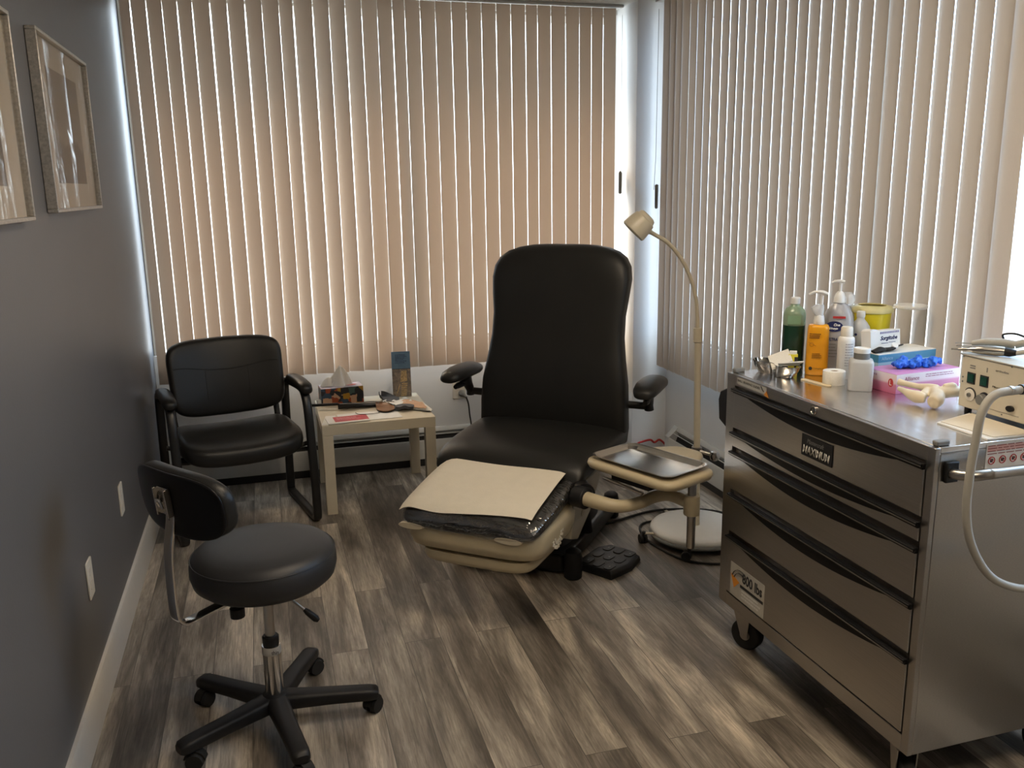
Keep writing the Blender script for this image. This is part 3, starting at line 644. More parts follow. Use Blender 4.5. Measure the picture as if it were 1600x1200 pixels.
for k in range(7):
    f = k/6; r = 0.036*(1-f)**0.7+0.003
    rs.append([Vector((-0.052+math.cos(a)*r*(1+0.3*math.sin(2*a+f*2)), 0.004+math.sin(a)*r*0.5, 0.001+0.045*f)) for a in [2*PI*i/24 for i in range(24)]])
rings(bm, rs); obj('tissue_fold', bm, M['tissue'], t, ang=80)
# small white cup-like lid at the back left
t = on_table('pill_bottle', 'tiny white plastic cup at the back left edge of the side table', 'cup', 0.018, 0.43)
bm = B(); lathe(bm, [(0.010, 0), (0.012, 0.0), (0.015, 0.030), (0.0135, 0.030), (0.011, 0.003), (0.001, 0.003)], seg=20); obj('cup_body', bm, M['whiteplastic'], t)

# leaning travel brochure
t = on_table('brochure', 'upright brochure, blue above and street photo below, at the back of the side table', 'brochure', 0.462, 0.475, R(-6))
Tb = frameM((0, 0, 0.0), (1, 0, 0), (0, 0.10, 1))
def street_mat():
    m = bpy.data.materials.new('brochure street photo print'); m.use_nodes = True; n = m.node_tree.nodes; l = m.node_tree.links; p = n['Principled BSDF']
    t = n.new('ShaderNodeTexCoord'); br = n.new('ShaderNodeTexVoronoi'); br.distance = 'MANHATTAN'; br.inputs['Scale'].default_value = 70; l.new(t.outputs['Object'], br.inputs[0])
    r = n.new('ShaderNodeValToRGB'); s = n.new('ShaderNodeSeparateXYZ'); l.new(br.outputs['Color'], s.inputs[0]); l.new(s.outputs[0], r.inputs[0])
    r.color_ramp.elements[0].color = (0.16, 0.14, 0.13, 1); r.color_ramp.elements[1].color = (0.34, 0.28, 0.22, 1); l.new(r.outputs[0], p.inputs['Base Color']); p.inputs['Roughness'].default_value = 0.35; return m
bm = B(); box(bm, -0.050, 0.050, 0, 0.245, -0.004, 0.0, Tb); obj('cover', bm, pmat('blue brochure print', (0.13, 0.23, 0.36), 0.35, vary=0.12), t, bevel=0.0005)
bm = B(); box(bm, -0.0495, 0.0495, 0.001, 0.150, 0.0002, 0.0007, Tb); obj('photo_panel', bm, street_mat(), t)
bm = B()
prism(bm, [(-0.008, 0.08), (0.0, 0.14), (0.028, 0.142), (0.030, 0.085)], 0.0008, 0.0012, Tb)
for k in range(7): prism(bm, [(0.0-0.001*k, 0.075-0.0105*k), (0.032-0.0015*k, 0.075-0.0105*k), (0.030-0.0015*k, 0.068-0.0105*k), (-0.001-0.001*k, 0.068-0.0105*k)], 0.0008, 0.0012, Tb)
prism(bm, [(-0.012, 0.07), (-0.008, 0.07), (-0.024, 0.02), (-0.030, 0.02)], 0.0008, 0.0012, Tb)
obj('lit_buildings', bm, pmat('warm buildings print', (0.52, 0.38, 0.20), 0.4, vary=0.4, scale=160), t)
bm = B(); lines(bm, Tb, -0.03, 0.228, 0.06, 0.05, 6, t=0.0010, seed=5, frac=0.35); bm.verts.ensure_lookup_table(); obj('small_print', bm, M['navy'], t)
bm = B(); box(bm, -0.0495, 0.0495, 0.150, 0.1525, 0.0002, 0.0009, Tb); obj('dark_rule', bm, M['darkink'], t)

# shoe insoles
def insole(name, label, x, y, rz, z, L_, W_, mat, mat2, th=0.008, cup=0.010, flip=1, pitch=0.0, cut=1.0):
    t = on_table(name, label, 'insole', x, y, rz, 0.45+z)
    if pitch: t.rotation_euler = (0, pitch, rz)
    N = 22; M_ = 8
    def hw(u): return W_*(0.30+0.05*math.sin(u*PI)+0.17*max(0, math.sin((u-0.15)*PI/0.95))**1.3)*min(1, math.sqrt(max(0, 1-(abs(2*u-1))**4.5)))
    def off(u): return flip*0.10*W_*math.sin(u*PI*1.15-0.2)
    for part, (zz, tt, m) in (('base', (0.0, th*0.6, mat2)), ('top_cover', (th*0.62, th*0.38, mat))):
        bm = B(); rs = []
        for i in range(N+1):
            u = 0.004+0.992*i/N*cut; h = max(hw(u), 0.002); cx = off(u); up = cup*max(0, 1-u/0.45)
            arch = 0.010*math.exp(-((u-0.38)/0.16)**2)
            top = []; bot = []
            for j in range(M_+1):
                s = j/M_*2-1; zz_ = zz + up*abs(s)**3 + arch*max(0, -s*flip)**1.5
                top.append(Vector((u*L_-L_/2, cx+s*h, zz_+tt))); bot.append(Vector((u*L_-L_/2, cx+s*h*0.985, zz_)))
            rs.append(bot+top[::-1])
        rings(bm, rs); obj(part, bm, m, t, ang=50)
    return t
insole('insole', 'tan-topped flat insole at the right end of the side table', 0.487, 0.235, R(106), 0.009, 0.24, 0.085, M['tan'], M['gauze'], 0.006, 0.004)
insole('insole', 'pale grey insole lying under the tan one at the right end of the side table', 0.50, 0.205, R(112), 0.0006, 0.24, 0.085, M['gauze'], M['slate'], 0.006, 0.004)
insole('insole', 'long black insole with a raised heel crossing the middle of the side table', 0.225, 0.315, R(10), 0.004, 0.25, 0.085, M['rubber'], M['rubber'], 0.010, 0.018)
insole('insole', 'brown leather heel cup insole in the middle of the side table', 0.325, 0.225, R(-82), 0.004, 0.17, 0.095, M['leather'], M['rubber'], 0.010, 0.012)
insole('insole', 'slate grey rounded heel pad just right of the brown leather insole', 0.425, 0.185, R(20), 0.004, 0.105, 0.085, M['slate'], M['slate'], 0.016, 0.006)
insole('insole', 'dark grey cupped insole piece behind the white paper at the back of the side table', 0.375, 0.400, R(-60), 0.004, 0.13, 0.09, M['slate'], M['rubber'], 0.012, 0.030)
t = on_table('paper_wrapper', 'crumpled white paper behind the brown leather insole', 'paper', 0.415, 0.32, R(10), 0.462)
obj('paper_sheet', crumple(B(), 0.13, 0.12, Matrix.Identity(4), 0.014, 4), M['white'], t, ang=80)
t = on_table('paper_sheet', 'white paper sheets lying flat in the middle of the side table under the booklet', 'paper', 0.24, 0.11, R(3))
bm = B(); box(bm, -0.15, 0.15, -0.075, 0.09, 0.0, 0.0025); obj('sheets', bm, M['white'], t, bevel=0.0005)
t = on_table('paper_sheet', 'flat white card strip left of the booklet near the table corner', 'paper', 0.040, 0.10, R(-10))
bm = B(); box(bm, -0.024, 0.024, -0.085, 0.085, 0.0, 0.0012); obj('card', bm, M['white'], t, bevel=0.0004)
t = on_table('booklet', 'red and white printed booklet at the front left of the side table', 'booklet', 0.128, 0.078, R(4), 0.4528)
bm = B(); box(bm, -0.10, 0.10, -0.065, 0.055, 0, 0.004); obj('pages', bm, M['white'], t, bevel=0.0005)
bm = B(); box(bm, -0.064, 0.10, -0.045, 0.05, 0.0041, 0.0047); obj('red_cover', bm, pmat('red booklet print', (0.50, 0.055, 0.075), 0.35, vary=0.15, scale=50), t)
bm = B(); lines(bm, Matrix.Translation((0, 0, 0.0048)), -0.05, 0.03, 0.12, 0.05, 4, seed=3, frac=0.3); obj('small_print', bm, pmat('pink print pale', (0.75, 0.42, 0.42), 0.5), t)
# reflex hammer like rod: black grip, thin steel shaft
t = on_table('probe', 'long thin probe with a black handle lying across the side table', 'instrument', 0.16, 0.30, R(-13), 0.473)
bm = B(); cyl(bm, (-0.20, 0, 0), (-0.055, 0, 0.004), 0.0075, 0.0065, 14); obj('handle', bm, M['blk_plastic'], t)
bm = B(); cyl(bm, (-0.057, 0, 0.004), (0.23, 0, 0.010), 0.0022, 0.0022, 10); obj('shaft', bm, M['steel'], t)
t = on_table('cord_loop', 'thin dark elastic cord curving beside the booklet', 'cord', 0.24, 0.17, 0)
bm = B(); tube(bm, [(-0.06, 0.02, 0.005), (-0.05, -0.03, 0.009), (0.0, -0.045, 0.009), (0.045, -0.03, 0.007), (0.06, 0.01, 0.004)], 0.0016, 6, smooth=6); obj('cord', bm, M['rubber'], t)

# ---------------------------------------------------------------- exam chair
E = thing('exam_chair', 'large black reclining examination chair with beige legrest shell in the middle of the room', 'exam chair', (1.13, 3.42, 0), R(-40))
# backrest
sec = [(0.500, 0.300, 0.020, 0.040), (0.515, 0.322, 0.015, 0.052), (0.56, 0.330, 0.008, 0.058), (0.64, 0.328, 0.008, 0.058), (0.74, 0.322, 0.018, 0.062), (0.84, 0.305, 0.036, 0.060), (0.93, 0.293, 0.054, 0.056), (1.02, 0.292, 0.072, 0.054), (1.10, 0.301, 0.088, 0.056), (1.17, 0.307, 0.104, 0.057), (1.22, 0.300, 0.116, 0.056), (1.255, 0.280, 0.126, 0.053), (1.280, 0.246, 0.134, 0.048), (1.296, 0.200, 0.141, 0.040), (1.305, 0.145, 0.146, 0.028), (1.308, 0.09, 0.149, 0.014)]
bm = B(); rs = []
for z, w, yc, h in sec:
    rr = sring((0, yc+0.035, z), X, Y, w, h, 3.4, 56)
    rs.append([p + Vector((0, -0.35*(abs(p.x)/0.33)**2.2*0.07*(1 if p.y < yc+0.035 else 0), 0)) for p in rr])
rings(bm, rs); obj('backrest', bm, M['vinyl'], E, ang=70)
# seat
bm = B(); rs = []
for y, w, zt, zb in ((0.075, 0.28, 0.560, 0.500), (0.06, 0.322, 0.578, 0.486), (0.03, 0.332, 0.584, 0.478), (-0.08, 0.333, 0.583, 0.475), (-0.20, 0.328, 0.580, 0.472), (-0.31, 0.320, 0.577, 0.468), (-0.385, 0.314, 0.568, 0.462), (-0.430, 0.308, 0.550, 0.458), (-0.458, 0.302, 0.520, 0.456), (-0.468, 0.290, 0.495, 0.462), (-0.472, 0.26, 0.480, 0.470)):
    rs.append(sring((0, y, (zt+zb)/2), X, Z, w, (zt-zb)/2, 3.6, 56))
rings(bm, rs); obj('seat', bm, M['vinyl'], E, ang=70)
# legrest cushion
def leg_sec(dz=0.0, dw=0.0, dy=0.0):
    out = []
    for y, w, zt, zb in ((-0.415, 0.245, 0.490, 0.44), (-0.425, 0.268, 0.505, 0.428), (-0.46, 0.276, 0.508, 0.420), (-0.55, 0.278, 0.494, 0.405), (-0.65, 0.276, 0.474, 0.388), (-0.73, 0.272, 0.456, 0.376), (-0.775, 0.266, 0.442, 0.370), (-0.800, 0.256, 0.424, 0.368), (-0.812, 0.236, 0.405, 0.372), (-0.815, 0.20, 0.395, 0.380)):
        out.append(sring((0.005, y+ (dy if y > -0.5 else -dy), (zt+zb)/2), X, Z, w+dw, (zt-zb)/2+dz, 3.0, 48))
    return out
bm = B(); rings(bm, leg_sec()); obj('legrest_cushion', bm, M['vinyl'], E, ang=70)
bm = B(); rings(bm, leg_sec(0.0035, 0.004, 0.003)); obj('clear_cover', bm, M['film'], E, ang=70)
# paper drape
bm = B(); V = []
def ptop(x, y): # height of the legrest surface
    zs = ((-0.39, 0.512), (-0.41, 0.512), (-0.46, 0.5125), (-0.55, 0.499), (-0.65, 0.479), (-0.73, 0.461), (-0.775, 0.447), (-0.80, 0.431), (-0.812, 0.412))
    z = zs[-1][1]
    for (a, za), (b, zb) in zip(zs, zs[1:]):
        if b <= y <= a: z = za+(zb-za)*(y-a)/(b-a)
    e = max(0, (abs(x-0.005)-0.20)/0.085); return z - 0.030*e**2.6
NX, NY = 24, 16
for j in range(NY+1):
    row = []
    for i in range(NX+1):
        u = i/NX; v = j/NY
        x = -0.276 + u*(0.520 - 0.004*v) + 0.0; y = -0.400 - v*0.390 - 0.012*math.sin(u*5)*v
        row.append(bm.verts.new((x, y, ptop(x, y)+0.006+0.0015*math.sin(u*9+v*3))))
    V.append(row)
for j in range(NY):
    for i in range(NX): bm.faces.new((V[j][i], V[j][i+1], V[j+1][i+1], V[j+1][i]))
obj('paper_sheet', bm, M['paper'], E, ang=80)
# beige shell under the legrest
bm = B(); rs = []
for z, w, yf, yr in ((0.405, 0.250, -0.775, -0.40), (0.398, 0.268, -0.795, -0.385), (0.375, 0.275, -0.805, -0.38), (0.33, 0.272, -0.812, -0.37), (0.30, 0.262, -0.806, -0.37), (0.290, 0.24, -0.785, -0.39)):
    rs.append(sring((0.008, (yf+yr)/2, z), X, Y, w, (yr-yf)/2, 5.5, 56))
rings(bm, rs); shell = obj('legrest_shell', bm, M['beige'], E, ang=60)
for x in (-0.215, 0.165):
    bm = B(); prism(bm, [(0.052*math.cos(a/24*2*PI), 0.014*math.copysign(abs(math.sin(a/24*2*PI))**0.8, math.sin(a/24*2*PI)) - (0.004 if math.sin(a/24*2*PI) > 0 else 0)) for a in range(24)], -0.01, 0.010, frameM((x, -0.806, 0.374), (1, 0, 0), (0, 0, 1)))
    obj('pull_lip', bm, M['lampbeige'], E, bevel=0.004, seg=3)
bm = B(); rs = []
for z, w, yf, yr in ((0.288, 0.200, -0.770, -0.45), (0.284, 0.218, -0.798, -0.43), (0.262, 0.220, -0.802, -0.43), (0.245, 0.214, -0.794, -0.43), (0.238, 0.195, -0.77, -0.45)):
    rs.append(sring((0.015, (yf+yr)/2, z), X, Y, w, (yr-yf)/2, 5.5, 56))
rings(bm, rs); obj('foot_drawer', bm, M['beige'], E, ang=60)
# vent rosette on the right of the shell
bm = B()
Tv = frameM((0.2790, -0.640, 0.350), (0, 1, 0), (0, 0, 1))
for k in range(9):
    a = R(200+k*20) if k < 9 else 0
    for r0, r1 in ((0.024, 0.034), (0.040, 0.052)):
        c, s = math.cos(a), math.sin(a); 
        pts = [(c*r0-s*0.0032, s*r0+c*0.0032), (c*r0+s*0.0032, s*r0-c*0.0032), (c*r1+s*0.0045, s*r1-c*0.0045), (c*r1-s*0.0045, s*r1+c*0.0045)]
        prism(bm, pts, -0.004, 0.0035, Tv)
obj('vent_petals', bm, M['plate'], E)
# grey side bracket under the seat
for s in (-1, 1):
    bm = B(); x = 0.258*s
    T = Matrix(((0, 0, 1, 0), (1, 0, 0, 0), (0, 1, 0, 0), (0, 0, 0, 1)))
    prism(bm, [(-0.50, 0.275), (-0.42, 0.245), (-0.28, 0.31), (-0.16, 0.41), (-0.16, 0.452), (-0.47, 0.452)], x-0.02, x+0.02, T)
    obj('side_bracket', bm, pmat('grey beige bracket', (0.30, 0.27, 0.21), 0.4), E, bevel=0.006)
bm = B(); prism(bm, rrect(0.07, 0.025, 0.012), 0.2785, 0.2800, Matrix(((0, 0, 1, 0), (0.7, -0.7, 0, -0.36), (0.7, 0.7, 0, 0.35), (0, 0, 0, 1)))); obj('bracket_slot', bm, M['beige_dk'], E)
# seat frame, lift column, base
bm = B(); box(bm, -0.25, 0.25, -0.40, 0.05, 0.405, 0.465); obj('seat_frame', bm, M['blk_metal'], E, bevel=0.01)
bm = B(); rs = []
for z, w, yc, d in ((0.09, 0.18, 0.05, 0.28), (0.13, 0.165, 0.03, 0.25), (0.20, 0.15, -0.02, 0.21), (0.30, 0.15, -0.09, 0.20), (0.38, 0.16, -0.14, 0.21), (0.42, 0.16, -0.16, 0.21)):
    rs.append(sring((-0.04, yc, z), X, Y, w, d, 5, 40))
rings(bm, rs); obj('lift_column', bm, M['blk_plastic'], E, ang=60)
bm = B(); prism(bm, [(-0.30, -0.27), (0.15, -0.27), (0.17, -0.22), (0.155, 0.42), (0.12, 0.47), (-0.20, 0.47), (-0.24, 0.42), (-0.32, -0.22)], 0.02, 0.095); obj('base', bm, M['blk_metal'], E, bevel=0.012, seg=3)
for x, y in ((-0.30, -0.27), (0.195, -0.25), (-0.22, 0.45), (0.13, 0.45)):
    bm = B(); lathe(bm, [(0.030, 0.0), (0.036, 0.006), (0.037, 0.09), (0.032, 0.115), (0.018, 0.125)], (x, y, 0), 24); obj('base_foot', bm, M['blk_plastic'], E)
bm = B(); tube(bm, [(0.16, 0.0, 0.10), (0.17, -0.06, 0.22), (0.175, -0.12, 0.33), (0.18, -0.2, 0.42)], 0.03, 12, smooth=4, rb=0.014); obj('lift_arm', bm, M['blk_metal'], E)
# armrests
for s in (-1, 1):
    x = 0.425*s; y0 = 0.035
    bm = B(); rs = []
    for q, hw, hh, zc, dx in ((-0.150, 0.018, 0.008, 0.742, 0.006), (-0.142, 0.036, 0.018, 0.746, 0.006), (-0.11, 0.048, 0.026, 0.752, 0.005), (-0.05, 0.054, 0.030, 0.757, 0.002), (0.02, 0.054, 0.030, 0.758, 0), (0.08, 0.050, 0.028, 0.756, 0), (0.112, 0.040, 0.021, 0.752, 0), (0.124, 0.018, 0.009, 0.748, 0)):
        rs.append(sring((x+dx*s, y0+q, zc), X, Z, hw, hh, 2.5, 28))
    rings(bm, rs); ap = obj('armrest_pad', bm, M['vinyl'], E, ang=70)
    bm = B(); tube(bm, [(x-0.01*s, y0-0.02, 0.738), (x-0.012*s, y0+0.01, 0.70), (x-0.015*s, y0+0.03, 0.665), (x-0.015*s, y0+0.035, 0.645)], [0.035, 0.022, 0.018, 0.020], 14, smooth=4); obj('arm_post', bm, M['blk_plastic'], ap)
    bm = B(); cyl(bm, (x-0.015*s, y0+0.035, 0.660), (0.27*s, y0+0.03, 0.660), 0.016); obj('arm_bar', bm, M['blk_metal'], ap)
    bm = B(); tube(bm, [(x-0.01*s, y0-0.01, 0.705), (x+0.0*s, y0-0.06, 0.702), (x+0.0*s, y0-0.085, 0.70)], [0.012, 0.014, 0.010], 12); obj('release_paddle', bm, M['blk_plastic'], ap)
# tray arm on the right: world points brought into the chair's frame
Einv = (Matrix.Translation((1.13, 3.42, 0)) @ Matrix.Rotation(R(-40), 4, 'Z')).inverted()
W = lambda x, y, z: Einv @ Vector((x, y, z))
bm = B(); tube(bm, [W(1.045, 2.825, 0.450), W(1.085, 2.765, 0.448), W(1.125, 2.728, 0.443), W(1.17, 2.715, 0.440), W(1.232, 2.716, 0.446), W(1.30, 2.735, 0.454), W(1.355, 2.735, 0.452), W(1.388, 2.695, 0.444), W(1.406, 2.660, 0.438)], [0.027, 0.026, 0.024, 0.023, 0.023, 0.023, 0.022, 0.022, 0.023], 16, smooth=5); obj('tray_arm', bm, M['beige'], E)
bm = B(); tube(bm, [W(1.035, 2.845, 0.45), W(1.062, 2.800, 0.45)], [0.040, 0.040], 28); obj('swivel_ring', bm, M['blk_plastic'], E, bevel=0.003)
bm = B(); tube(bm, [Vector((0.19, -0.34, 0.435)), Vector((0.27, -0.42, 0.445)), Vector((0.325, -0.485, 0.450))], [0.05, 0.048, 0.042], 20, smooth=4); obj('swivel_housing', bm, M['blk_plastic'], E)
q = W(1.406, 2.660, 0)
bm = B(); lathe(bm, [(0.027, 0.400), (0.029, 0.403), (0.029, 0.468), (0.027, 0.471), (0.016, 0.473)], (q.x, q.y, 0), 24); obj('post_collar', bm, M['beige'], E)
bm = B(); lathe(bm, [(0.0145, 0.274), (0.0155, 0.277), (0.0155, 0.548), (0.0145, 0.550)], (q.x, q.y, 0), 20); obj('tray_post', bm, M['steel'], E)
# holder plate
u = Vector((0.40, -0.917, 0)).normalized(); v = Vector((0.917, 0.40, 0)).normalized()      # long side, short side (world)
Tc = Vector((1.279, 2.752, 0.0))
def HP(a, b, z): w_ = Tc + u*a + v*b; return W(w_.x, w_.y, z)
out = []
base = rrect(0.425, 0.268, 0.060, 8)
outline = []
for a, b in base:
    # flange behind: the back edge swells out beyond the tray
    if b > 0.05: b2 = b
    else: b2 = b
    outline.append((a, b2))
# resample the long back edge so that the swell is smooth
dense = []
for i in range(len(base)):
    a0, b0 = base[i]; a1, b1 = base[(i+1) % len(base)]
    nseg = max(1, int(math.hypot(a1-a0, b1-b0)/0.02))
    for k in range(nseg):
        a = a0+(a1-a0)*k/nseg; b = b0+(b1-b0)*k/nseg
        if b > 0.05: b += 0.135*math.exp(-((a+0.02)/0.105)**4)
        dense.append((a, b))
def ring_at(z, s): return [HP(a*(1-s/0.23), b*(1-s/0.14), z) for a, b in dense]
bm = B(); rings(bm, [ring_at(0.542, 0.020), ring_at(0.546, 0.006), ring_at(0.559, 0.0), ring_at(0.570, 0.003), ring_at(0.575, 0.012)]); obj('tray_holder', bm, M['beige'], E, ang=60)
bm = B()
for (z0, z1, a0, a1, b0, b1) in ((0.515, 0.5415, -0.09, 0.09, -0.10, -0.03),):
    T = Matrix.Identity(4); vs = [HP(a, b, z) for z in (z0, z1) for a, b in ((a0, b0), (a1, b0), (a1, b1), (a0, b1))]
    rings(bm, [vs[:4], vs[4:]])
obj('clamp_block', bm, M['blk_plastic'], E, bevel=0.004)
bm = B(); tube(bm, [HP(-0.10, -0.125, 0.525), HP(0.075, -0.115, 0.508)], 0.009, 10, rb=0.005); obj('release_lever', bm, M['steel'], E)
# steel instrument tray resting on the holder
IT = thing('instrument_tray', 'rectangular stainless steel instrument tray on the beige holder beside the exam chair', 'tray', (Tc.x, Tc.y, 0.5755), math.atan2(u.y, u.x))
def rr3(w, h, r, z): return [Vector((a, b, z)) for a, b in rrect(w, h, r, 6)]
bm = B(); rings(bm, [rr3(0.335, 0.188, 0.03, 0.0), rr3(0.368, 0.221, 0.036, 0.016), rr3(0.380, 0.232, 0.038, 0.017), rr3(0.380, 0.232, 0.038, 0.0158), rr3(0.3665, 0.2195, 0.034, 0.0145), rr3(0.333, 0.186, 0.029, 0.0012)])
obj('tray_body', bm, M['tray'], IT, ang=35)

# foot control
FC = thing('foot_control', 'black foot pedal control with buttons on the floor beside the exam chair base', 'foot control', (1.285, 3.165, 0), R(35))
bm = B(); rs = []
outl = [(-0.105, -0.095), (0.02, -0.115), (0.13, -0.09), (0.16, -0.03), (0.16, 0.075), (0.10, 0.11), (-0.06, 0.10), (-0.10, 0.06)]
for z, s in ((0.0, 0.98), (0.006, 1.0), (0.020, 0.97), (0.028, 0.88), (0.030, 0.80)): rs.append([Vector((a*s, b*s, z+0.012*(a+0.15)*s if z > 0.01 else z)) for a, b in outl])
rings(bm, rs); obj('pedal_body', bm, M['blk_plastic'], FC, bevel=0.004, seg=3)
for i in range(3):
    for j in range(3):
        x = -0.055+0.078*i; y = -0.055+0.053*j
        bm = B(); prism(bm, rrect(0.058, 0.036, 0.014), 0.0285+0.012*(x+0.15), 0.0325+0.012*(x+0.15), Matrix.Translation((x, y, 0))); bt = obj('button', bm, M['blk_plastic'], FC, bevel=0.0018)
        if (i+j) % 2 == 0:
            bm = B(); prism(bm, [(-0.006, -0.003), (0.006, -0.003), (0.0, 0.006)], 0.0327+0.012*(x+0.15), 0.0331+0.012*(x+0.15), Matrix.Translation((x, y, 0))); obj('arrow_mark', bm, M['greyink'], bt)
bm = B(); tube(bm, [(-0.10, 0.09, 0.02), (-0.14, 0.13, 0.075), (-0.11, 0.17, 0.095), (-0.05, 0.15, 0.085)], 0.007, 10, smooth=5); obj('carry_loop', bm, M['blk_metal'], FC)
bm = B(); tube(bm, [(-0.10, 0.10, 0.012), (-0.16, 0.14, 0.006), (-0.20, 0.20, 0.006), (-0.17, 0.30, 0.006)], 0.005, 8, smooth=5); obj('cable', bm, M['rubber'], FC)

# ---------------------------------------------------------------- gooseneck exam lamp
LP = thing('exam_lamp', 'ivory gooseneck examination lamp on a white round rolling base', 'lamp', (1.775, 3.31, 0), 0)
bm = B(); lathe(bm, [(0.17, 0.028), (0.196, 0.032), (0.203, 0.046), (0.203, 0.058), (0.196, 0.066), (0.175, 0.069), (0.02, 0.069)], seg=56); obj('base_disc', bm, M['lampwhite'], LP, ang=50)
bm = B(); tube(bm, [(0.198*math.cos(2*PI*i/56), 0.198*math.sin(2*PI*i/56), 0.034) for i in range(57)], 0.010, 10); obj('bumper_ring', bm, M['grey_plastic'], LP)
for k in range(5):
    a = R((176, 236, 304, 20, 98)[k]); d = Vector((math.cos(a), math.sin(a), 0)); s = d.cross(Z)
    bm = B(); tube(bm, [d*0.15+Z*0.034, d*0.205+Z*0.046, d*0.238+Z*0.050, d*0.246+Z*0.046], 0.008, 10, smooth=4, rb=0.005); l_ = obj('caster_arm', bm, M['lampbeige'], LP)
    bm = B(); cyl(bm, d*0.246+Z*0.036, d*0.246+Z*0.060, 0.008, seg=12); c0 = d*0.246+s*0.012+Z*0.022
    for sg in (-1, 1): cyl(bm, c0+d*sg*0.004, c0+d*sg*0.016, 0.0218, 0.020, 20)
    obj('caster', bm, M['rubber'], l_)
bm = B(); cyl(bm, (0, 0, 0.069), (-0.022, 0.0, 0.93), 0.0145, seg=20); obj('pole', bm, M['lampbeige'], LP)
bm = B(); cyl(bm, (-0.022, 0, 0.895), (-0.0235, 0, 0.955), 0.0185, seg=20); lathe(bm, [(0.0195, 0.895), (0.0195, 0.900)], (-0.022, 0, 0), 20); obj('collar', bm, M['lampbeige'], LP, bevel=0.002)
def lw(x, z, y=0.0): return Vector((x-1.775, y, z))
neck = [lw(1.7515, 0.95), lw(1.748, 1.00), lw(1.738, 1.08), lw(1.712, 1.165), lw(1.665, 1.250), lw(1.605, 1.315), lw(1.550, 1.348), lw(1.524, 1.362)]
bm = B(); tube(bm, neck, [0.0095, 0.0085, 0.0085, 0.0085], 12, smooth=6); obj('gooseneck', bm, M['lampbeige'], LP)
# knob clamp on pole
bm = B(); cyl(bm, (-0.01, 0, 0.40), (-0.01, 0, 0.43), 0.022, seg=18); cyl(bm, (-0.01, -0.01, 0.415), (0.035, -0.05, 0.405), 0.008, seg=12); obj('clamp', bm, M['steel'], LP)
bm = B(); lathe(bm, [(0.004, -0.024), (0.018, -0.018), (0.0235, 0.0), (0.018, 0.018), (0.004, 0.024)], (0.045, -0.06, 0.402), 16); obj('clamp_knob', bm, M['chrome'], LP)
# head: short truncated cone tilted toward the chair
hc = lw(1.478, 1.392); ax = Vector((-0.66, 0.20, -0.68)).normalized(); ux = ax.orthogonal().normalized(); vx = ax.cross(ux)
bm = B(); rs = []
for d_, r in ((-0.052, 0.008), (-0.051, 0.028), (-0.046, 0.037), (-0.034, 0.041), (-0.030, 0.047), (-0.010, 0.051), (0.022, 0.055), (0.036, 0.055), (0.040, 0.051), (0.036, 0.047), (0.026, 0.043), (0.022, 0.004)):
    rs.append(sring(hc+ax*d_, ux, vx, r, r, 2, 40))
rings(bm, rs); obj('lamp_head', bm, M['lampbeige'], LP, ang=35)
bm = B(); tube(bm, [lw(1.528, 1.360), lw(1.514, 1.368), lw(1.500, 1.376)], [0.010, 0.014, 0.016], 14); obj('neck_socket', bm, M['lampbeige'], LP)
bm = B()
bm = B(); cyl(bm, hc+ax*0.023, hc+ax*0.029, 0.040); obj('lens', bm, M['frosted'], LP)
t = thing('power_cord', 'black cable looping on the floor in front of the lamp base', 'cord', (1.65, 3.0, 0))
bm = B(); tube(bm, [(0.62, 0.42, 0.006), (0.36, 0.36, 0.006), (0.02, 0.55, 0.006), (-0.09, 0.40, 0.006), (-0.04, 0.12, 0.006), (0.12, 0.02, 0.006), (0.30, 0.04, 0.006), (0.45, 0.20, 0.006)], 0.005, 8, smooth=8); obj('cable', bm, M['rubber'], t)
t = thing('power_cord', 'black cable on the floor from the exam chair toward the right wall', 'cord', (1.30, 3.55, 0))
bm = B(); tube(bm, [(0.0, 0.0, 0.007), (0.2, 0.05, 0.007), (0.45, 0.12, 0.007), (0.68, 0.05, 0.007), (0.80, -0.10, 0.007)], 0.006, 8, smooth=8); obj('cable', bm, M['rubber'], t)
t = thing('network_cable', 'red cable lying along the foot of the corner column', 'cord', (2.0, 4.46, 0))
bm = B(); tube(bm, [(-0.14, -0.05, 0.006), (-0.08, -0.01, 0.03), (0.0, 0.02, 0.085), (0.05, 0.035, 0.095), (0.09, 0.02, 0.105), (0.12, 0.03, 0.085), (0.15, 0.02, 0.10), (0.175, 0.0, 0.06), (0.10, 0.0, 0.02), (-0.02, -0.01, 0.006), (0.05, -0.05, 0.006)], 0.006, 8, smooth=8); obj('cable', bm, M['redcable'], t)

# ---------------------------------------------------------------- instrument cart
CA = R(1.0); CO = Vector((1.452, 1.585, 0)); CD = 0.56; CW = 0.915; CT = 0.95
CM = Matrix.Translation(CO) @ Matrix.Rotation(CA, 4, 'Z')
K = thing('tool_cart', 'stainless steel rolling tool cart with five black-handled drawers at the right', 'cart', CO, CA)
bm = B(); box(bm, 0.014, CD, 0.0, CW, 0.150, 0.935); obj('cabinet', bm, M['brushed'], K, bevel=0.003)
bm = B(); box(bm, 0.0, 0.0139, 0.0, 0.024, 0.150, 0.949); box(bm, 0.0, 0.0139, 0.868, CW, 0.150, 0.949); box(bm, 0.0, 0.0139, 0.0241, 0.8679, 0.913, 0.949); box(bm, 0.0, 0.0139, 0.0241, 0.8679, 0.150, 0.196)
obj('front_frame', bm, M['brushed'], K, bevel=0.0015)
bm = B(); box(bm, 0.0142, CD, 0.0005, CW-0.0005, 0.9352, 0.950); obj('top_plate', bm, M['brushed_top'], K, bevel=0.002)
rows = [(0.905, 0.775), (0.760, 0.712), (0.695, 0.566), (0.550, 0.420), (0.403, 0.203)]
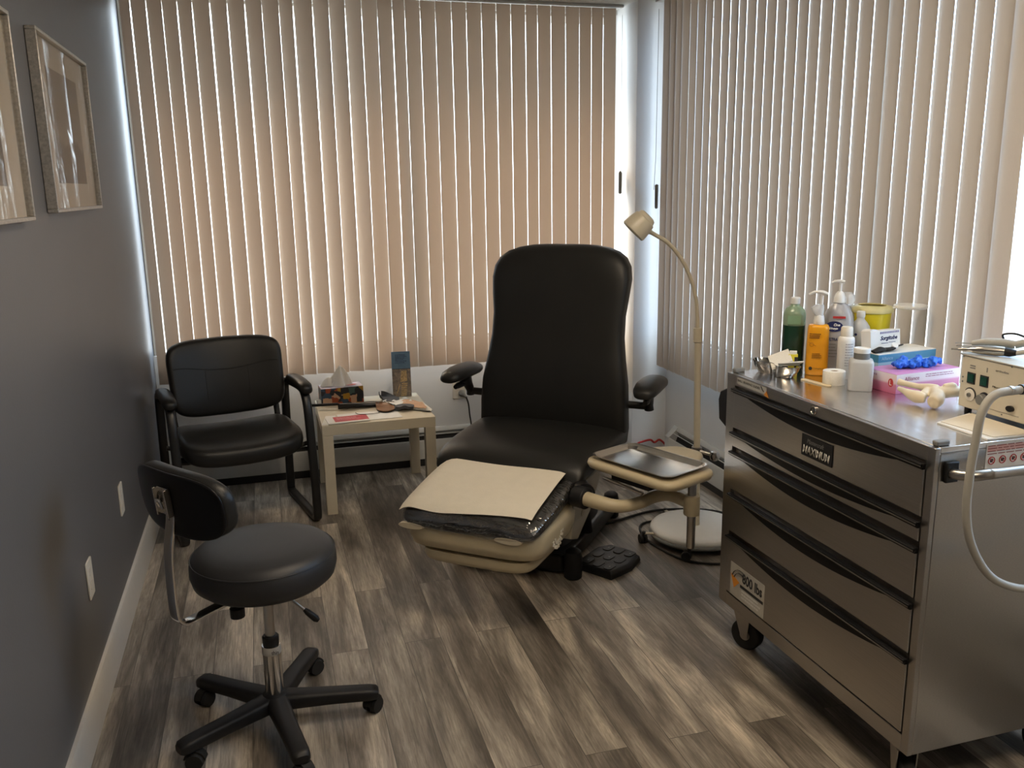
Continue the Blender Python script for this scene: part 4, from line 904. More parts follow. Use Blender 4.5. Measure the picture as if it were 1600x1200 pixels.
for i, (zt, zb) in enumerate(rows):
    y0, y1 = 0.026, 0.864
    dr = obj('drawer', box(B(), -0.004, 0.0135, y0, y1, zb, zt-0.008), M['brushed'], K, bevel=0.0025)
    n = 40; pts = []
    Tf = Matrix(((0, 0, 1, 0), (1, 0, 0, 0), (0, 1, 0, 0), (0, 0, 0, 1)))
    top = [(y0-0.002, zt+0.002), (y1+0.002, zt+0.002)]
    low = []
    for k in range(n+1):
        u = k/n; y = y1 + (y0-y1)*u
        s = max(0.0, math.sin(PI*min(1, max(0, (u-0.10)/0.80))))**0.9
        low.append((y, zt-0.014-0.030*s*(0.7 if i == 1 else 1)))
    prism(bm := B(), [top[0]] + [top[1]] + low, -0.009, 0.0, Tf); hd = obj('handle', bm, M['blk_gloss'], dr, bevel=0.0012)
    bm = B(); box(bm, -0.0165, -0.0091, y0-0.002, y1+0.002, zt-0.009, zt+0.002); obj('handle_lip', bm, M['blk_gloss'], hd, bevel=0.002)
    bm = B(); box(bm, -0.0180, -0.0166, y0-0.002, y1+0.002, zt-0.005, zt-0.0025); obj('edge_line', bm, M['steel'], hd)
# lock
bm = B(); Tl = Matrix(((0, 0, 1, 0), (1, 0, 0, 0), (0, 1, 0, 0), (0, 0, 0, 1)))
rings(bm, [sring((-0.0005, 0.452, 0.930), Y, Z, r, r, 2, 24) if False else sring((x_, 0.452, 0.930), Y, Z, r, r, 2, 24) for x_, r in ((0.0, 0.013), (-0.004, 0.013), (-0.006, 0.011), (-0.006, 0.008), (-0.004, 0.007), (-0.004, 0.001))]); obj('lock', bm, M['chrome'], K, ang=30)
# corner bumpers
for x, y in ((0.030, 0.018), (0.030, CW-0.018), (CD-0.03, 0.018), (CD-0.03, CW-0.018)):
    bm = B(); prism(bm, rrect(0.040, 0.018, 0.006), 0.9502, 0.962, Matrix.Translation((x, y, 0))); obj('corner_bumper', bm, M['grey_plastic'], K, bevel=0.003)
# badge, strip label and load label
FM = lambda y, z, x=-0.0045: frameM((x, y, z), (0, -1, 0), (0, 0, 1))
bm = B(); box(bm, 0.0, 0.138, -0.062, 0.0, 0, 0.002, FM(0.492, 0.856)); bd = obj('badge', bm, M['blk_plastic'], K, bevel=0.0008)
text('badge_lettering', 'MAXIMUM', M['silverink'], bd, (-0.0068, 0.484, 0.802), (0, -1, 0), (0, 0, 1), height=0.024, width=0.120, bold=0.02, shear=0.15)
text('badge_lettering', 'Mastercraft', M['greyink'], bd, (-0.0068, 0.466, 0.834), (0, -1, 0), (0, 0, 1), height=0.013, width=0.075, shear=0.3)
bm = B(); box(bm, 0, 0.165, -0.022, 0.0, 0, 0.0005, FM(0.852, 0.944, -0.0003)); st = obj('strip_label', bm, M['silverink'], K)
text('label_lettering', 'BALL BEARING SLIDES', M['darkink'], st, (-0.0010, 0.848, 0.931), (0, -1, 0), (0, 0, 1), height=0.0075, width=0.125)
bm = B(); prism(bm, [(0.0, 0.0), (0.028, -0.006), (0.014, 0.014)], 0, 0.0006, FM(0.700, 0.920, -0.0012)); obj('orange_arrow', bm, M['orangeink'], st)
bm = B(); tube(bm, [FM(0.712, 0.925, -0.0014) @ Vector(q) for q in ((-0.004, 0.018, 0), (0.003, 0.010, 0), (0.012, 0.004, 0))], 0.0022, 8, rb=0.0006); obj('black_swoosh', bm, M['darkink'], st)
bm = B(); box(bm, 0, 0.20, -0.115, 0.0, 0, 0.0006, FM(0.838, 0.320, -0.0042)); ll = obj('load_label', bm, M['silverink'], K)
text('load_lettering', '800 lbs', M['darkink'], ll, (-0.0052, 0.765, 0.272), (0, -1, 0), (0, 0, 1), height=0.036, width=0.115, bold=0.03)
bm = B(); prism(bm, [(0.0, 0.045), (0.052, 0.030), (0.020, 0.0)], 0, 0.0006, FM(0.834, 0.235, -0.0050)); obj('orange_triangle', bm, M['orangeink'], ll)
bm = B()
for rr_ in (0.040, 0.052): tube(bm, [FM(0.775, 0.262, -0.0054) @ Vector((math.cos(a)*rr_, math.sin(a)*rr_*0.9, 0)) for a in [R(65+12*q) for q in range(9)]], 0.0028, 6, rb=0.0007)
prism(bm, [(0.062, 0.0), (0.195, 0.0), (0.195, -0.010), (0.062, -0.010)], 0, 0.0006, FM(0.838, 0.262, -0.0050)); obj('black_arcs', bm, M['darkink'], ll)
bm = B(); lines(bm, FM(0.838, 0.246, -0.0050), 0.070, 0, 0.12, 0.034, 3, seed=8, frac=0.5); obj('small_print', bm, M['white'], ll)
# warning label on the near side
SM = lambda x, z: frameM((x, -0.0004, z), (1, 0, 0), (0, 0, 1))
bm = B(); box(bm, 0, 0.20, -0.062, 0.0, 0, 0.0006, SM(0.145, 0.944)); wl = obj('warning_label', bm, pmat('off white label', (0.62, 0.58, 0.52), 0.5), K)
bm = B(); box(bm, 0.003, 0.197, -0.018, -0.004, 0.0007, 0.0009, SM(0.145, 0.944)); obj('red_band', bm, pmat('pale red print', (0.60, 0.33, 0.27), 0.5), wl)
bm = B(); lines(bm, SM(0.145, 0.944) @ Matrix.Translation((0, 0, 0.0009)), 0.004, -0.003, 0.19, 0.026, 4, seed=11, frac=0.3); obj('small_print', bm, pmat('dark red print', (0.22, 0.04, 0.03), 0.5), wl)
for k in range(4):
    cx = 0.018+0.032*k; F = SM(0.145+cx, 0.944-0.040)
    bm = B(); tube(bm, [F @ Vector((0.009*math.cos(a), 0.009*math.sin(a), 0.001)) for a in [2*PI*i/20 for i in range(21)]] , 0.0012, 6); tube(bm, [F @ Vector((-0.0065, 0.0065, 0.0012)), F @ Vector((0.0065, -0.0065, 0.0012))], 0.0008, 6); pr = obj('prohibition_ring', bm, M['red'], wl)
    bm = B(); box(bm, -0.004, 0.002, -0.004, 0.004, 0.0005, 0.0012, F); box(bm, 0.002, 0.005, -0.001, 0.003, 0.0005, 0.0012, F); obj('pictogram', bm, M['darkink'], pr)
# push handle on the near side
bm = B(); tube(bm, [(0.045, -0.001, 0.887), (0.045, -0.020, 0.889), (0.062, -0.050, 0.893), (0.095, -0.062, 0.897), (0.14, -0.064, 0.898), (0.45, -0.064, 0.898), (0.49, -0.055, 0.896), (0.515, -0.030, 0.892), (0.52, -0.001, 0.890)], 0.0125, 16, smooth=5); ph_ = obj('push_handle', bm, M['steel'], K)
for x in (0.045, 0.52):
    bm = B(); box(bm, x-0.018, x+0.018, -0.010, -0.0005, 0.865, 0.915); obj('handle_mount', bm, M['blk_plastic'], ph_, bevel=0.003)
# black tray on the far side
bm = B(); prism(bm, [(0.0, 0.0), (0.048, 0.018), (0.056, 0.085), (0.045, 0.115), (0.0, 0.135)], 0.002, 0.42, Matrix(((0, 0, 1, 0), (1, 0, 0, CW+0.0005), (0, 1, 0, 0.760), (0, 0, 0, 1)))); obj('side_tray', bm, M['blk_plastic'], K, bevel=0.004)
# casters
for (x, y, sw) in ((0.05, 0.835, 0.5), (0.05, 0.070, -0.4), (CD-0.06, 0.835, 0.0), (CD-0.06, 0.07, 0.0)):
    w = Vector((math.sin(sw), -math.cos(sw), 0)); s = w.cross(Z); c0 = Vector((x, y, 0)) + w*0.018
    bm = B(); cyl(bm, c0-s*0.018+Z*0.054, c0+s*0.018+Z*0.054, 0.0535, seg=36); wh = obj('caster', bm, M['rubber'], K, bevel=0.006, seg=3)
    bm = B(); cyl(bm, c0-s*0.0205+Z*0.054, c0+s*0.0205+Z*0.054, 0.018, seg=20); obj('wheel_hub', bm, M['steel'], wh)
    bm = B(); cyl(bm, (x, y, 0.132), (x, y, 0.1495), 0.032)
    for sg in (-1, 1):
        F = Matrix(((w.x, 0, s.x, c0.x), (w.y, 0, s.y, c0.y), (0, 1, 0, 0), (0, 0, 0, 1)))
        prism(bm, [(-0.040, 0.134), (0.020, 0.134), (0.012, 0.045), (-0.010, 0.045)], sg*0.0245-0.0015, sg*0.0245+0.0015, F)
    cyl(bm, c0-s*0.027+Z*0.054, c0+s*0.027+Z*0.054, 0.005, seg=12)
    obj('caster_fork', bm, M['steel'], wh)

def on_cart(name, label, cat, x, y, rz=0.0, z=0.0, group=None):
    p = CM @ Vector((x, y, CT+0.0003+z)); return thing(name, label, cat, p, CA+rz, group)
FACE = R(-35)   # labels on the bottles turn toward the room (local -y toward the camera)

# kidney dish with gauze
t = on_cart('kidney_dish', 'shiny steel kidney dish at the far front corner of the cart', 'dish', 0.118, 0.822, R(8))
def bean(s, z, n=48):
    out = []
    for i in range(n):
        a = 2*PI*i/n; x = 0.049*math.cos(a); y = 0.098*math.sin(a)
        x = x + (0.034*math.exp(-(y/0.036)**2) if x < 0 else 0.008*math.exp(-(y/0.05)**2))
        out.append(Vector((x*s - 0.003*(1-s), y*s, z)))
    return out
bm = B(); rings(bm, [bean(0.70, 0.0), bean(0.74, 0.001), bean(0.92, 0.022), bean(0.98, 0.036), bean(1.03, 0.0385), bean(1.03, 0.0395), bean(0.98, 0.0388), bean(0.905, 0.0225), bean(0.72, 0.003), bean(0.3, 0.003)]); obj('dish_body', bm, M['chrome'], t, ang=50)
t = on_cart('gauze_pad', 'folded square gauze standing up in the steel kidney dish', 'gauze', 0.124, 0.815, R(20), 0.034)
bm = B(); F = Matrix.Translation((0.008, 0, 0.012)) @ Matrix.Rotation(R(-34), 4, 'Y') @ Matrix.Rotation(R(45), 4, 'Z'); box(bm, -0.034, 0.034, -0.034, 0.034, 0.000, 0.004, F); box(bm, -0.033, 0.034, -0.034, 0.033, 0.0045, 0.0075, F); obj('gauze_fold', bm, M['gauze'], t, bevel=0.001)
t = on_cart('gauze_pad', 'gauze wedge draped over the near end of the steel kidney dish', 'gauze', 0.128, 0.768, R(-20), 0.036)
bm = B(); F = Matrix.Rotation(R(-24), 4, 'X'); prism(bm, [(-0.035, -0.006), (0.040, -0.030), (0.034, 0.022), (-0.02, 0.030)], 0.006, 0.010, F); obj('gauze_fold', bm, M['gauze'], t, bevel=0.001)

# tall green bottle
t = on_cart('green_soap_bottle', 'tall dark green bottle with a white cap at the far end of the cart', 'bottle', 0.205, 0.862, FACE)
bm = B(); lathe(bm, [(0.033, 0.0), (0.035, 0.003), (0.035, 0.150)], seg=32, n=2.4); obj('liquid', bm, M['green'], t, ang=60)
bm = B(); lathe(bm, [(0.035, 0.1502), (0.035, 0.185), (0.032, 0.197), (0.022, 0.208), (0.014, 0.213), (0.013, 0.222)], seg=32, n=2.4); obj('neck', bm, M['green_pale'], t, ang=60)
bm = B(); lathe(bm, [(0.0145, 0.218), (0.0155, 0.219), (0.0155, 0.237), (0.013, 0.239)], seg=24); obj('cap', bm, M['whiteplastic'], t)
bm = B(); box(bm, -0.020, 0.020, -0.0362, -0.0352, 0.155, 0.183); obj('paper_label', bm, pmat('pale green label', (0.20, 0.33, 0.20), 0.5), t)
# tiny yellow carton
t = on_cart('small_carton', 'tiny yellow and black carton in front of the green bottle', 'carton', 0.166, 0.802, R(-32))
bm = B(); box(bm, -0.014, 0.014, -0.008, 0.008, 0.0, 0.066); obj('carton', bm, M['yellow_box'], t, bevel=0.0006)
bm = B(); box(bm, 0.0142, 0.0148, -0.008, 0.008, 0.002, 0.060); box(bm, 0.004, 0.0142, -0.0088, -0.0082, 0.024, 0.058); obj('black_panel', bm, M['darkink'], t)
text('lettering', 'I', M['darkink'], t, (-0.006, -0.0086, 0.032), (1, 0, 0), (0, 0, 1), height=0.02, width=0.004)
bm = B(); box(bm, -0.011, 0.011, -0.006, 0.006, 0.0662, 0.076); obj('white_flap', bm, M['white'], t, bevel=0.0006)

# orange pump bottle
t = on_cart('orange_pump_bottle', 'orange plastic bottle with a white pump top near the gauze tape', 'bottle', 0.238, 0.780, FACE)
bm = B(); lathe(bm, [(0.030, 0.0), (0.034, 0.003), (0.0345, 0.02), (0.0335, 0.10), (0.0322, 0.152), (0.029, 0.159), (0.016, 0.161)], seg=36, sx=1.0, sy=0.82, n=3); obj('bottle_body', bm, M['orange'], t, ang=60)
F = frameM((0, -0.0292, 0), (1, 0, 0), (0, 0, 1))
bm = B(); lines(bm, frameM((-0.030, -0.0292, 0.135), (1, 0, 0), (0, 0, 1)), 0.004, 0, 0.034, 0.018, 3, seed=2, t=0.0006); lines(bm, frameM((-0.02, -0.0292, 0.072), (1, 0, 0), (0, 0, 1)), 0.004, 0, 0.030, 0.018, 6, seed=4, t=0.0006, frac=0.4); obj('small_print', bm, pmat('brown print', (0.16, 0.06, 0.01), 0.5), t)
bm = B(); tube(bm, [(0.006*math.cos(a)-0.018, -0.0300, 0.100+0.006*math.sin(a)) for a in [2*PI*i/16 for i in range(17)]], 0.0006, 6); tube(bm, [(-0.028, -0.030, 0.108), (-0.005, -0.0302, 0.096)], 0.0006, 6); obj('line_drawing', bm, pmat('ochre print', (0.35, 0.13, 0.01), 0.5), t)
text('brand_lettering', 'Coloplast', M['darkink'], t, (-0.011, -0.0300, 0.020), (1, 0, 0), (0, 0, 1), height=0.0065, width=0.032)
bm = B(); cyl(bm, (-0.018, -0.0290, 0.0235), (-0.018, -0.0305, 0.0235), 0.0055, seg=20); obj('round_mark', bm, M['darkink'], t)
bm = B(); lathe(bm, [(0.0165, 0.161), (0.0175, 0.163), (0.015, 0.184), (0.010, 0.198), (0.006, 0.206)], seg=24); pc = obj('pump_collar', bm, M['whiteplastic'], t)
bm = B(); rs = []
for z_, a, b, yo in ((0.188, 0.012, 0.012, 0), (0.200, 0.017, 0.013, -0.004), (0.214, 0.020, 0.012, -0.006), (0.224, 0.012, 0.010, 0.0)): rs.append(sring((yo, 0, z_), X, Y, a, b, 3, 20))
rings(bm, rs); obj('pump_shroud', bm, M['clear'], t)
bm = B(); cyl(bm, (0.004, 0, 0.205), (0.006, 0, 0.252), 0.0045); obj('pump_stem', bm, M['whiteplastic'], pc)
bm = B(); tube(bm, [(0.022, 0, 0.255), (0.005, 0, 0.262), (-0.018, 0, 0.262), (-0.034, 0, 0.254)], [0.009, 0.009, 0.006, 0.004], 12, smooth=4, rb=[0.006, 0.006, 0.0045, 0.0035]); obj('pump_nozzle', bm, M['whiteplastic'], pc)

# large hand sanitiser bottle
t = on_cart('sanitizer_pump_bottle', 'large translucent sanitizer bottle with a white pump, navy oval logo reading One Step', 'bottle', 0.325, 0.800, FACE)
bm = B(); lathe(bm, [(0.044, 0.0), (0.048, 0.004), (0.049, 0.02), (0.048, 0.13), (0.046, 0.165), (0.040, 0.192), (0.028, 0.212), (0.017, 0.222), (0.015, 0.228)], seg=40, sx=1.0, sy=0.72, n=2.5); obj('bottle_body', bm, pmat('translucent bottle plastic', (0.50, 0.49, 0.50), 0.25, vary=0.02, trans=0.30), t, ang=60)
bm = B(); lathe(bm, [(0.017, 0.222), (0.0185, 0.224), (0.0175, 0.240), (0.013, 0.252), (0.0075, 0.258)], seg=24); pc = obj('pump_collar', bm, M['whiteplastic'], t)
bm = B(); cyl(bm, (0, 0, 0.256), (0, 0, 0.285), 0.0045); tube(bm, [(0.012, 0, 0.288), (0.0, 0, 0.291), (-0.018, 0, 0.290), (-0.026, 0, 0.285)], [0.005, 0.0055, 0.004, 0.003], 10); obj('pump_head', bm, M['whiteplastic'], pc)
bm = B(); prism(bm, [(0.026*math.cos(a), 0.017*math.sin(a)) for a in [2*PI*i/32 for i in range(32)]], 0, 0.0012, frameM((-0.012, -0.0355, 0.150), (1, 0, 0), (0, 0, 1))); lo = obj('logo_oval', bm, M['navy'], t)
text('logo_lettering', 'One', M['white'], lo, (-0.014, -0.0372, 0.1512), (1, 0, 0), (0, 0, 1), height=0.009, width=0.019, shear=0.3, bold=0.03)
text('logo_lettering', 'Step', M['white'], lo, (-0.031, -0.0372, 0.1385), (1, 0, 0), (0, 0, 1), height=0.0095, width=0.030, shear=0.3, bold=0.03)
bm = B(); box(bm, -0.018, 0.020, -0.0352, -0.0342, 0.176, 0.183); obj('red_strip', bm, M['red'], t)
text('lettering', 'ULTRA', M['navy'], t, (-0.030, -0.0363, 0.104), (1, 0, 0), (0, 0, 1), height=0.010, width=0.030, bold=0.02)
bm = B(); lines(bm, frameM((-0.034, -0.0360, 0.095), (1, 0, 0), (0, 0, 1)), 0.002, 0, 0.034, 0.050, 5, seed=7, t=0.0006, frac=0.35); obj('small_print', bm, M['greyink'], t)
# clear round-cap bottle behind
t = on_cart('clear_pump_bottle', 'clear bottle with a bulbous cap, mostly hidden behind the large sanitizer bottle', 'bottle', 0.412, 0.872, FACE)
bm = B(); lathe(bm, [(0.022, 0), (0.025, 0.003), (0.025, 0.17), (0.012, 0.190), (0.012, 0.2)], seg=28); obj('bottle_body', bm, M['frosted'], t, ang=60)
bm = B(); lathe(bm, [(0.012, 0.2), (0.020, 0.206), (0.023, 0.220), (0.021, 0.234), (0.013, 0.242), (0.004, 0.244)], seg=28); obj('cap', bm, M['clear'], t)

# white spray can bottle
t = on_cart('white_powder_bottle', 'slim white bottle with a narrow white cap standing before the big sanitizer bottle', 'bottle', 0.283, 0.700, FACE)
bm = B(); lathe(bm, [(0.022, 0.0), (0.0245, 0.002), (0.0250, 0.118), (0.0235, 0.128), (0.0175, 0.133)], seg=32); obj('bottle_body', bm, M['whiteplastic'], t, ang=60)
bm = B(); lathe(bm, [(0.0178, 0.131), (0.0182, 0.133), (0.0175, 0.158), (0.0150, 0.162)], seg=28); obj('cap', bm, M['plate'], t)
def curved_lines(parent, r, a0, a1, z, h, rows, mat, seed, name='small_print'):
    rr_ = random.Random(seed); bm = B(); dz = h/rows
    for i in range(rows):
        a = a0
        while a < a1:
            da = min(rr_.uniform(0.12, 0.4), a1-a); zt = z-i*dz; 
            rs = []
            for q in range(4):
                aa = a+da*q/3; c, s_ = math.sin(aa), -math.cos(aa)
                rs.append([Vector((c*r, s_*r, zt)), Vector((c*(r+0.0006), s_*(r+0.0006), zt)), Vector((c*(r+0.0006), s_*(r+0.0006), zt-dz*0.4)), Vector((c*r, s_*r, zt-dz*0.4))])
            rings(bm, rs); a += da+0.06
    return obj(name, bm, mat, parent)
curved_lines(t, 0.0250, -0.1, 0.9, 0.112, 0.075, 9, pmat('faint grey print', (0.42, 0.42, 0.42), 0.5), 21)
# white bottle with blue print
t = on_cart('white_solution_bottle', 'white round-shouldered bottle with dark blue print in front of the yellow tub', 'bottle', 0.402, 0.790, FACE)
bm = B(); lathe(bm, [(0.029, 0.0), (0.032, 0.003), (0.032, 0.125), (0.029, 0.142), (0.020, 0.157), (0.0125, 0.165), (0.0115, 0.176)], seg=32); obj('bottle_body', bm, M['frosted'], t, ang=60)
bm = B(); lathe(bm, [(0.012, 0.172), (0.0135, 0.174), (0.0135, 0.190), (0.011, 0.192)], seg=24); obj('cap', bm, M['whiteplastic'], t)
curved_lines(t, 0.0322, 0.15, 0.75, 0.124, 0.050, 6, M['navy'], 5)
bm = B(); cyl(bm, (-0.013, -0.0288, 0.120), (-0.0135, -0.0305, 0.120), 0.0042, seg=12); obj('dark_mark', bm, M['navy'], t)
# sharps container with open lid
t = on_cart('sharps_container', 'yellow sharps tub with a milky rim and open clear lid behind the glove boxes', 'sharps container', 0.485, 0.842, FACE)
bm = B(); lathe(bm, [(0.046, 0.0), (0.050, 0.004), (0.061, 0.174), (0.061, 0.180)], seg=40); obj('tub', bm, M['yellow'], t, ang=50)
bm = B(); lathe(bm, [(0.0612, 0.178), (0.066, 0.180), (0.067, 0.188), (0.061, 0.198), (0.045, 0.202), (0.044, 0.199), (0.058, 0.192)], seg=40); obj('rim', bm, pmat('pale yellow rim', (0.74, 0.68, 0.34), 0.35, trans=0.2), t, ang=50)
bm = B(); prism(bm, [(0.118+0.052*math.cos(a), 0.052*math.sin(a)) for a in [2*PI*i/36 for i in range(36)]], 0.192, 0.203, Matrix.Rotation(R(6), 4, 'Z')); box(bm, 0.060, 0.072, -0.012, 0.012, 0.190, 0.196); obj('lid', bm, M['lid_clear'], t, bevel=0.003)

# tape roll and tongue depressor
t = on_cart('tape_roll', 'small white roll of gauze tape standing on the cart front', 'tape', 0.200, 0.640, 0)
bm = B(); lathe(bm, [(0.0315, 0.0), (0.0325, 0.001), (0.0325, 0.041), (0.0315, 0.042), (0.0125, 0.042), (0.0115, 0.041), (0.0115, 0.001), (0.0125, 0.0)], seg=40, cap=False)
bm.verts.ensure_lookup_table(); obj('roll', bm, M['gauze'], t, ang=50)
bm = B(); lathe(bm, [(0.0112, 0.001), (0.0112, 0.040), (0.0095, 0.040), (0.0095, 0.001)], seg=28, cap=False); obj('core', bm, pmat('cardboard core', (0.35, 0.26, 0.17), 0.8), t)
t = on_cart('tongue_depressor', 'pale wooden tongue depressor lying in front of the tape roll', 'spatula', 0.158, 0.668, R(99))
bm = B(); prism(bm, rrect(0.118, 0.018, 0.0085, 6), 0.0, 0.0035); obj('blade', bm, M['wood_gold'], t, bevel=0.0008)
# alcohol pump dispenser
t = on_cart('alcohol_dispenser', 'squarish translucent dispenser with a grey and white push lid beside the pink box', 'dispenser', 0.228, 0.556, FACE)
bm = B(); lathe(bm, [(0.032, 0.0), (0.034, 0.002), (0.034, 0.082), (0.031, 0.089), (0.022, 0.092)], seg=36, n=5); obj('jar', bm, M['frosted'], t, ang=50)
bm = B(); lathe(bm, [(0.0215, 0.091), (0.0225, 0.092), (0.0225, 0.108), (0.0215, 0.109)], seg=30); obj('pump_ring', bm, M['grey_plastic'], t)
bm = B(); lathe(bm, [(0.0215, 0.109), (0.0230, 0.110), (0.0235, 0.122), (0.0215, 0.124), (0.019, 0.121), (0.004, 0.121)], seg=30); obj('push_lid', bm, M['whiteplastic'], t)

# pink glove box
def grad(name, stops, axis='Z', rough=0.45, span=1.0, off=0.0):
    m = bpy.data.materials.new(name); m.use_nodes = True; n = m.node_tree.nodes; l = m.node_tree.links; p = n['Principled BSDF']
    t = n.new('ShaderNodeTexCoord'); s = n.new('ShaderNodeSeparateXYZ'); l.new(t.outputs['Generated'], s.inputs[0])
    r = n.new('ShaderNodeValToRGB'); l.new(s.outputs[axis], r.inputs[0]); e = r.color_ramp.elements
    e[0].position = stops[0][0]; e[0].color = (*stops[0][1], 1); e[1].position = stops[-1][0]; e[1].color = (*stops[-1][1], 1)
    for ps, c in stops[1:-1]: k = e.new(ps); k.color = (*c, 1)
    l.new(r.outputs[0], p.inputs['Base Color']); p.inputs['Roughness'].default_value = rough; return m
t = on_cart('glove_box', 'pink and white glove box marked L beneath the crumpled blue glove', 'glove box', 0.276, 0.462, R(5))
bm = B(); box(bm, 0, 0.245, 0, 0.118, 0, 0.058); obj('carton', bm, grad('pink printed carton', [(0.0, (0.42, 0.09, 0.19)), (0.45, (0.50, 0.19, 0.30)), (0.56, (0.66, 0.52, 0.55)), (0.96, (0.68, 0.60, 0.62)), (1.0, (0.52, 0.22, 0.42))]), t, bevel=0.0008)
bm = B(); box(bm, 0.002, 0.243, 0.035, 0.116, 0.0582, 0.0586); obj('lilac_panel', bm, pmat('lilac print', (0.46, 0.20, 0.40), 0.4, vary=0.1), t)
pk = pmat('mauve print', (0.28, 0.07, 0.13), 0.5)
text('brand_lettering', 'Alliance', pk, t, (0.030, -0.0004, 0.036), (1, 0, 0), (0, 0, 1), height=0.012, width=0.056)
text('brand_lettering', 'Alliance', pk, t, (-0.0004, 0.110, 0.043), (0, -1, 0), (0, 0, 1), height=0.008, width=0.036)
bm = B(); lines(bm, frameM((0.11, -0.0004, 0.050), (1, 0, 0), (0, 0, 1)), 0, 0, 0.12, 0.012, 2, seed=9, frac=0.3); obj('small_print', bm, pk, t)
bm = B(); prism(bm, [(0.0095*math.cos(a), 0.0125*math.sin(a)) for a in [2*PI*i/24 for i in range(24)]], 0, 0.0006, frameM((-0.0003, 0.020, 0.031), (0, -1, 0), (0, 0, 1))); rd = obj('size_mark', bm, M['red'], t)
text('size_lettering', 'L', M['white'], rd, (-0.0012, 0.0235, 0.024), (0, -1, 0), (0, 0, 1), height=0.014, width=0.008)
# blue glove box
t = on_cart('glove_box', 'pale blue glove box with a darker blue band, behind the pink box', 'glove box', 0.330, 0.607, R(6))
bm = B(); box(bm, 0, 0.235, 0, 0.105, 0, 0.086); obj('carton', bm, grad('pale blue carton', [(0.0, (0.20, 0.34, 0.46)), (0.6, (0.34, 0.48, 0.58)), (0.70, (0.36, 0.50, 0.60)), (0.72, (0.05, 0.20, 0.34)), (0.97, (0.05, 0.22, 0.36)), (1.0, (0.6, 0.6, 0.58))]), t, bevel=0.0008)
bm = B(); box(bm, 0.003, 0.232, 0.003, 0.102, 0.0862, 0.0866); obj('white_top', bm, M['white'], t)
text('brand_lettering', 'Alliance', pmat('pale blue print', (0.32, 0.5, 0.62), 0.5), t, (0.012, -0.0004, 0.068), (1, 0, 0), (0, 0, 1), height=0.010, width=0.045)
bm = B(); lines(bm, frameM((0.075, -0.0004, 0.05), (1, 0, 0), (0, 0, 1)), 0, 0, 0.13, 0.02, 3, seed=19, frac=0.3); obj('small_print', bm, pmat('blue print', (0.12, 0.26, 0.4), 0.5), t)
# tubular bandage box standing on it
t = on_cart('bandage_box', 'white box lettered Surgitube standing on top of the blue glove box', 'box', 0.345, 0.662, R(8), 0.0867)
F = Matrix.Rotation(R(-6), 4, 'X')
bm = B(); box(bm, 0, 0.125, 0.0, 0.038, 0.0045, 0.060, F); obj('carton', bm, M['white'], t, bevel=0.0008)
Fs = F @ frameM((0, -0.0003, 0.0), (1, 0, 0), (0, 0, 1))
o3 = F @ Vector((0.040, -0.0004, 0.026)); upv = (F.to_3x3() @ Z)
text('lettering', 'Surgitube', M['navy'], t, o3, (1, 0, 0), upv, height=0.017, width=0.072, bold=0.03, shear=0.35)
bm = B(); box(bm, 0.044, 0.072, 0.0195, 0.0212, 0, 0.0008, Fs); box(bm, 0.075, 0.104, 0.0210, 0.0225, 0, 0.0008, Fs); obj('underline', bm, M['navy'], t)
bm = B()
for k in range(12): box(bm, 0.040+0.0068*k, 0.0435+0.0068*k, 0.0500, 0.0560, 0, 0.0008, Fs)
obj('zigzag_print', bm, pmat('violet print', (0.16, 0.15, 0.32), 0.5), t)
bm = B(); prism(bm, [(0.016+0.016*math.cos(a), 0.0605+0.006*math.sin(a)) for a in [PI*i/10 for i in range(11)]], 0.002, 0.036, F @ Matrix(((1, 0, 0, 0), (0, 0, 1, 0), (0, 1, 0, 0), (0, 0, 0, 1)))); obj('lid_flap', bm, M['white'], t)
# black band lying in front of it
t = on_cart('elastic_strap', 'black fabric strap with white disc lying on the blue glove box', 'strap', 0.375, 0.638, R(6), 0.0868)
bm = B(); tube(bm, [(-0.045, 0.0, 0.004), (-0.022, -0.004, 0.010), (0.0, 0.003, 0.007), (0.022, -0.006, 0.009), (0.05, 0.004, 0.012), (0.085, 0.012, 0.014)], [0.012, 0.013, 0.012, 0.011, 0.008, 0.004], 12, smooth=5, rb=[0.004, 0.009, 0.006, 0.006, 0.003, 0.002]); obj('strap_band', bm, M['rubber'], t)
bm = B(); cyl(bm, (0.036, -0.002, 0.013), (0.034, -0.008, 0.021), 0.010, seg=24); obj('white_disc', bm, M['whiteplastic'], t, bevel=0.001)

# crumpled blue glove on the pink box
t = on_cart('blue_glove', 'crumpled bright blue nitrile glove on top of the pink box', 'glove', 0.400, 0.525, R(-6), 0.0588)
bm = B(); rg = random.Random(3)
for k in range(7):
    x = -0.055+0.0165*k; y = 0.012*math.sin(k*1.9)
    pts = [(x-0.012, y-0.016, 0.010), (x, y+0.002, 0.018+0.006*math.sin(k*2.2)), (x+0.010, y+0.016, 0.011)]
    tube(bm, pts, [0.008, 0.013, 0.009], 12, smooth=4)
for k, (a, L_) in enumerate(((200, 0.034), (165, 0.030), (20, 0.030), (-15, 0.034), (230, 0.028))):
    a = R(a); bx = 0.055*math.copysign(1, math.cos(a)); 
    tube(bm, [(bx*0.8, 0.004*k-0.006, 0.013), (bx+math.cos(a)*L_*0.5, 0.004*k-0.006+math.sin(a)*L_*0.5, 0.016), (bx+math.cos(a)*L_*0.8, 0.004*k-0.006+math.sin(a)*L_*0.8, 0.009)], [0.010, 0.009, 0.006], 10, smooth=4)
tube(bm, [(-0.06, 0, 0.010), (0.0, 0.0, 0.011), (0.06, 0, 0.010)], 0.0095, 10)
go = obj('glove_body', bm, M['blueglove'], t, remesh=0.0022)
tx = bpy.data.textures.new('wrinkles', 'CLOUDS'); tx.noise_scale = 0.012
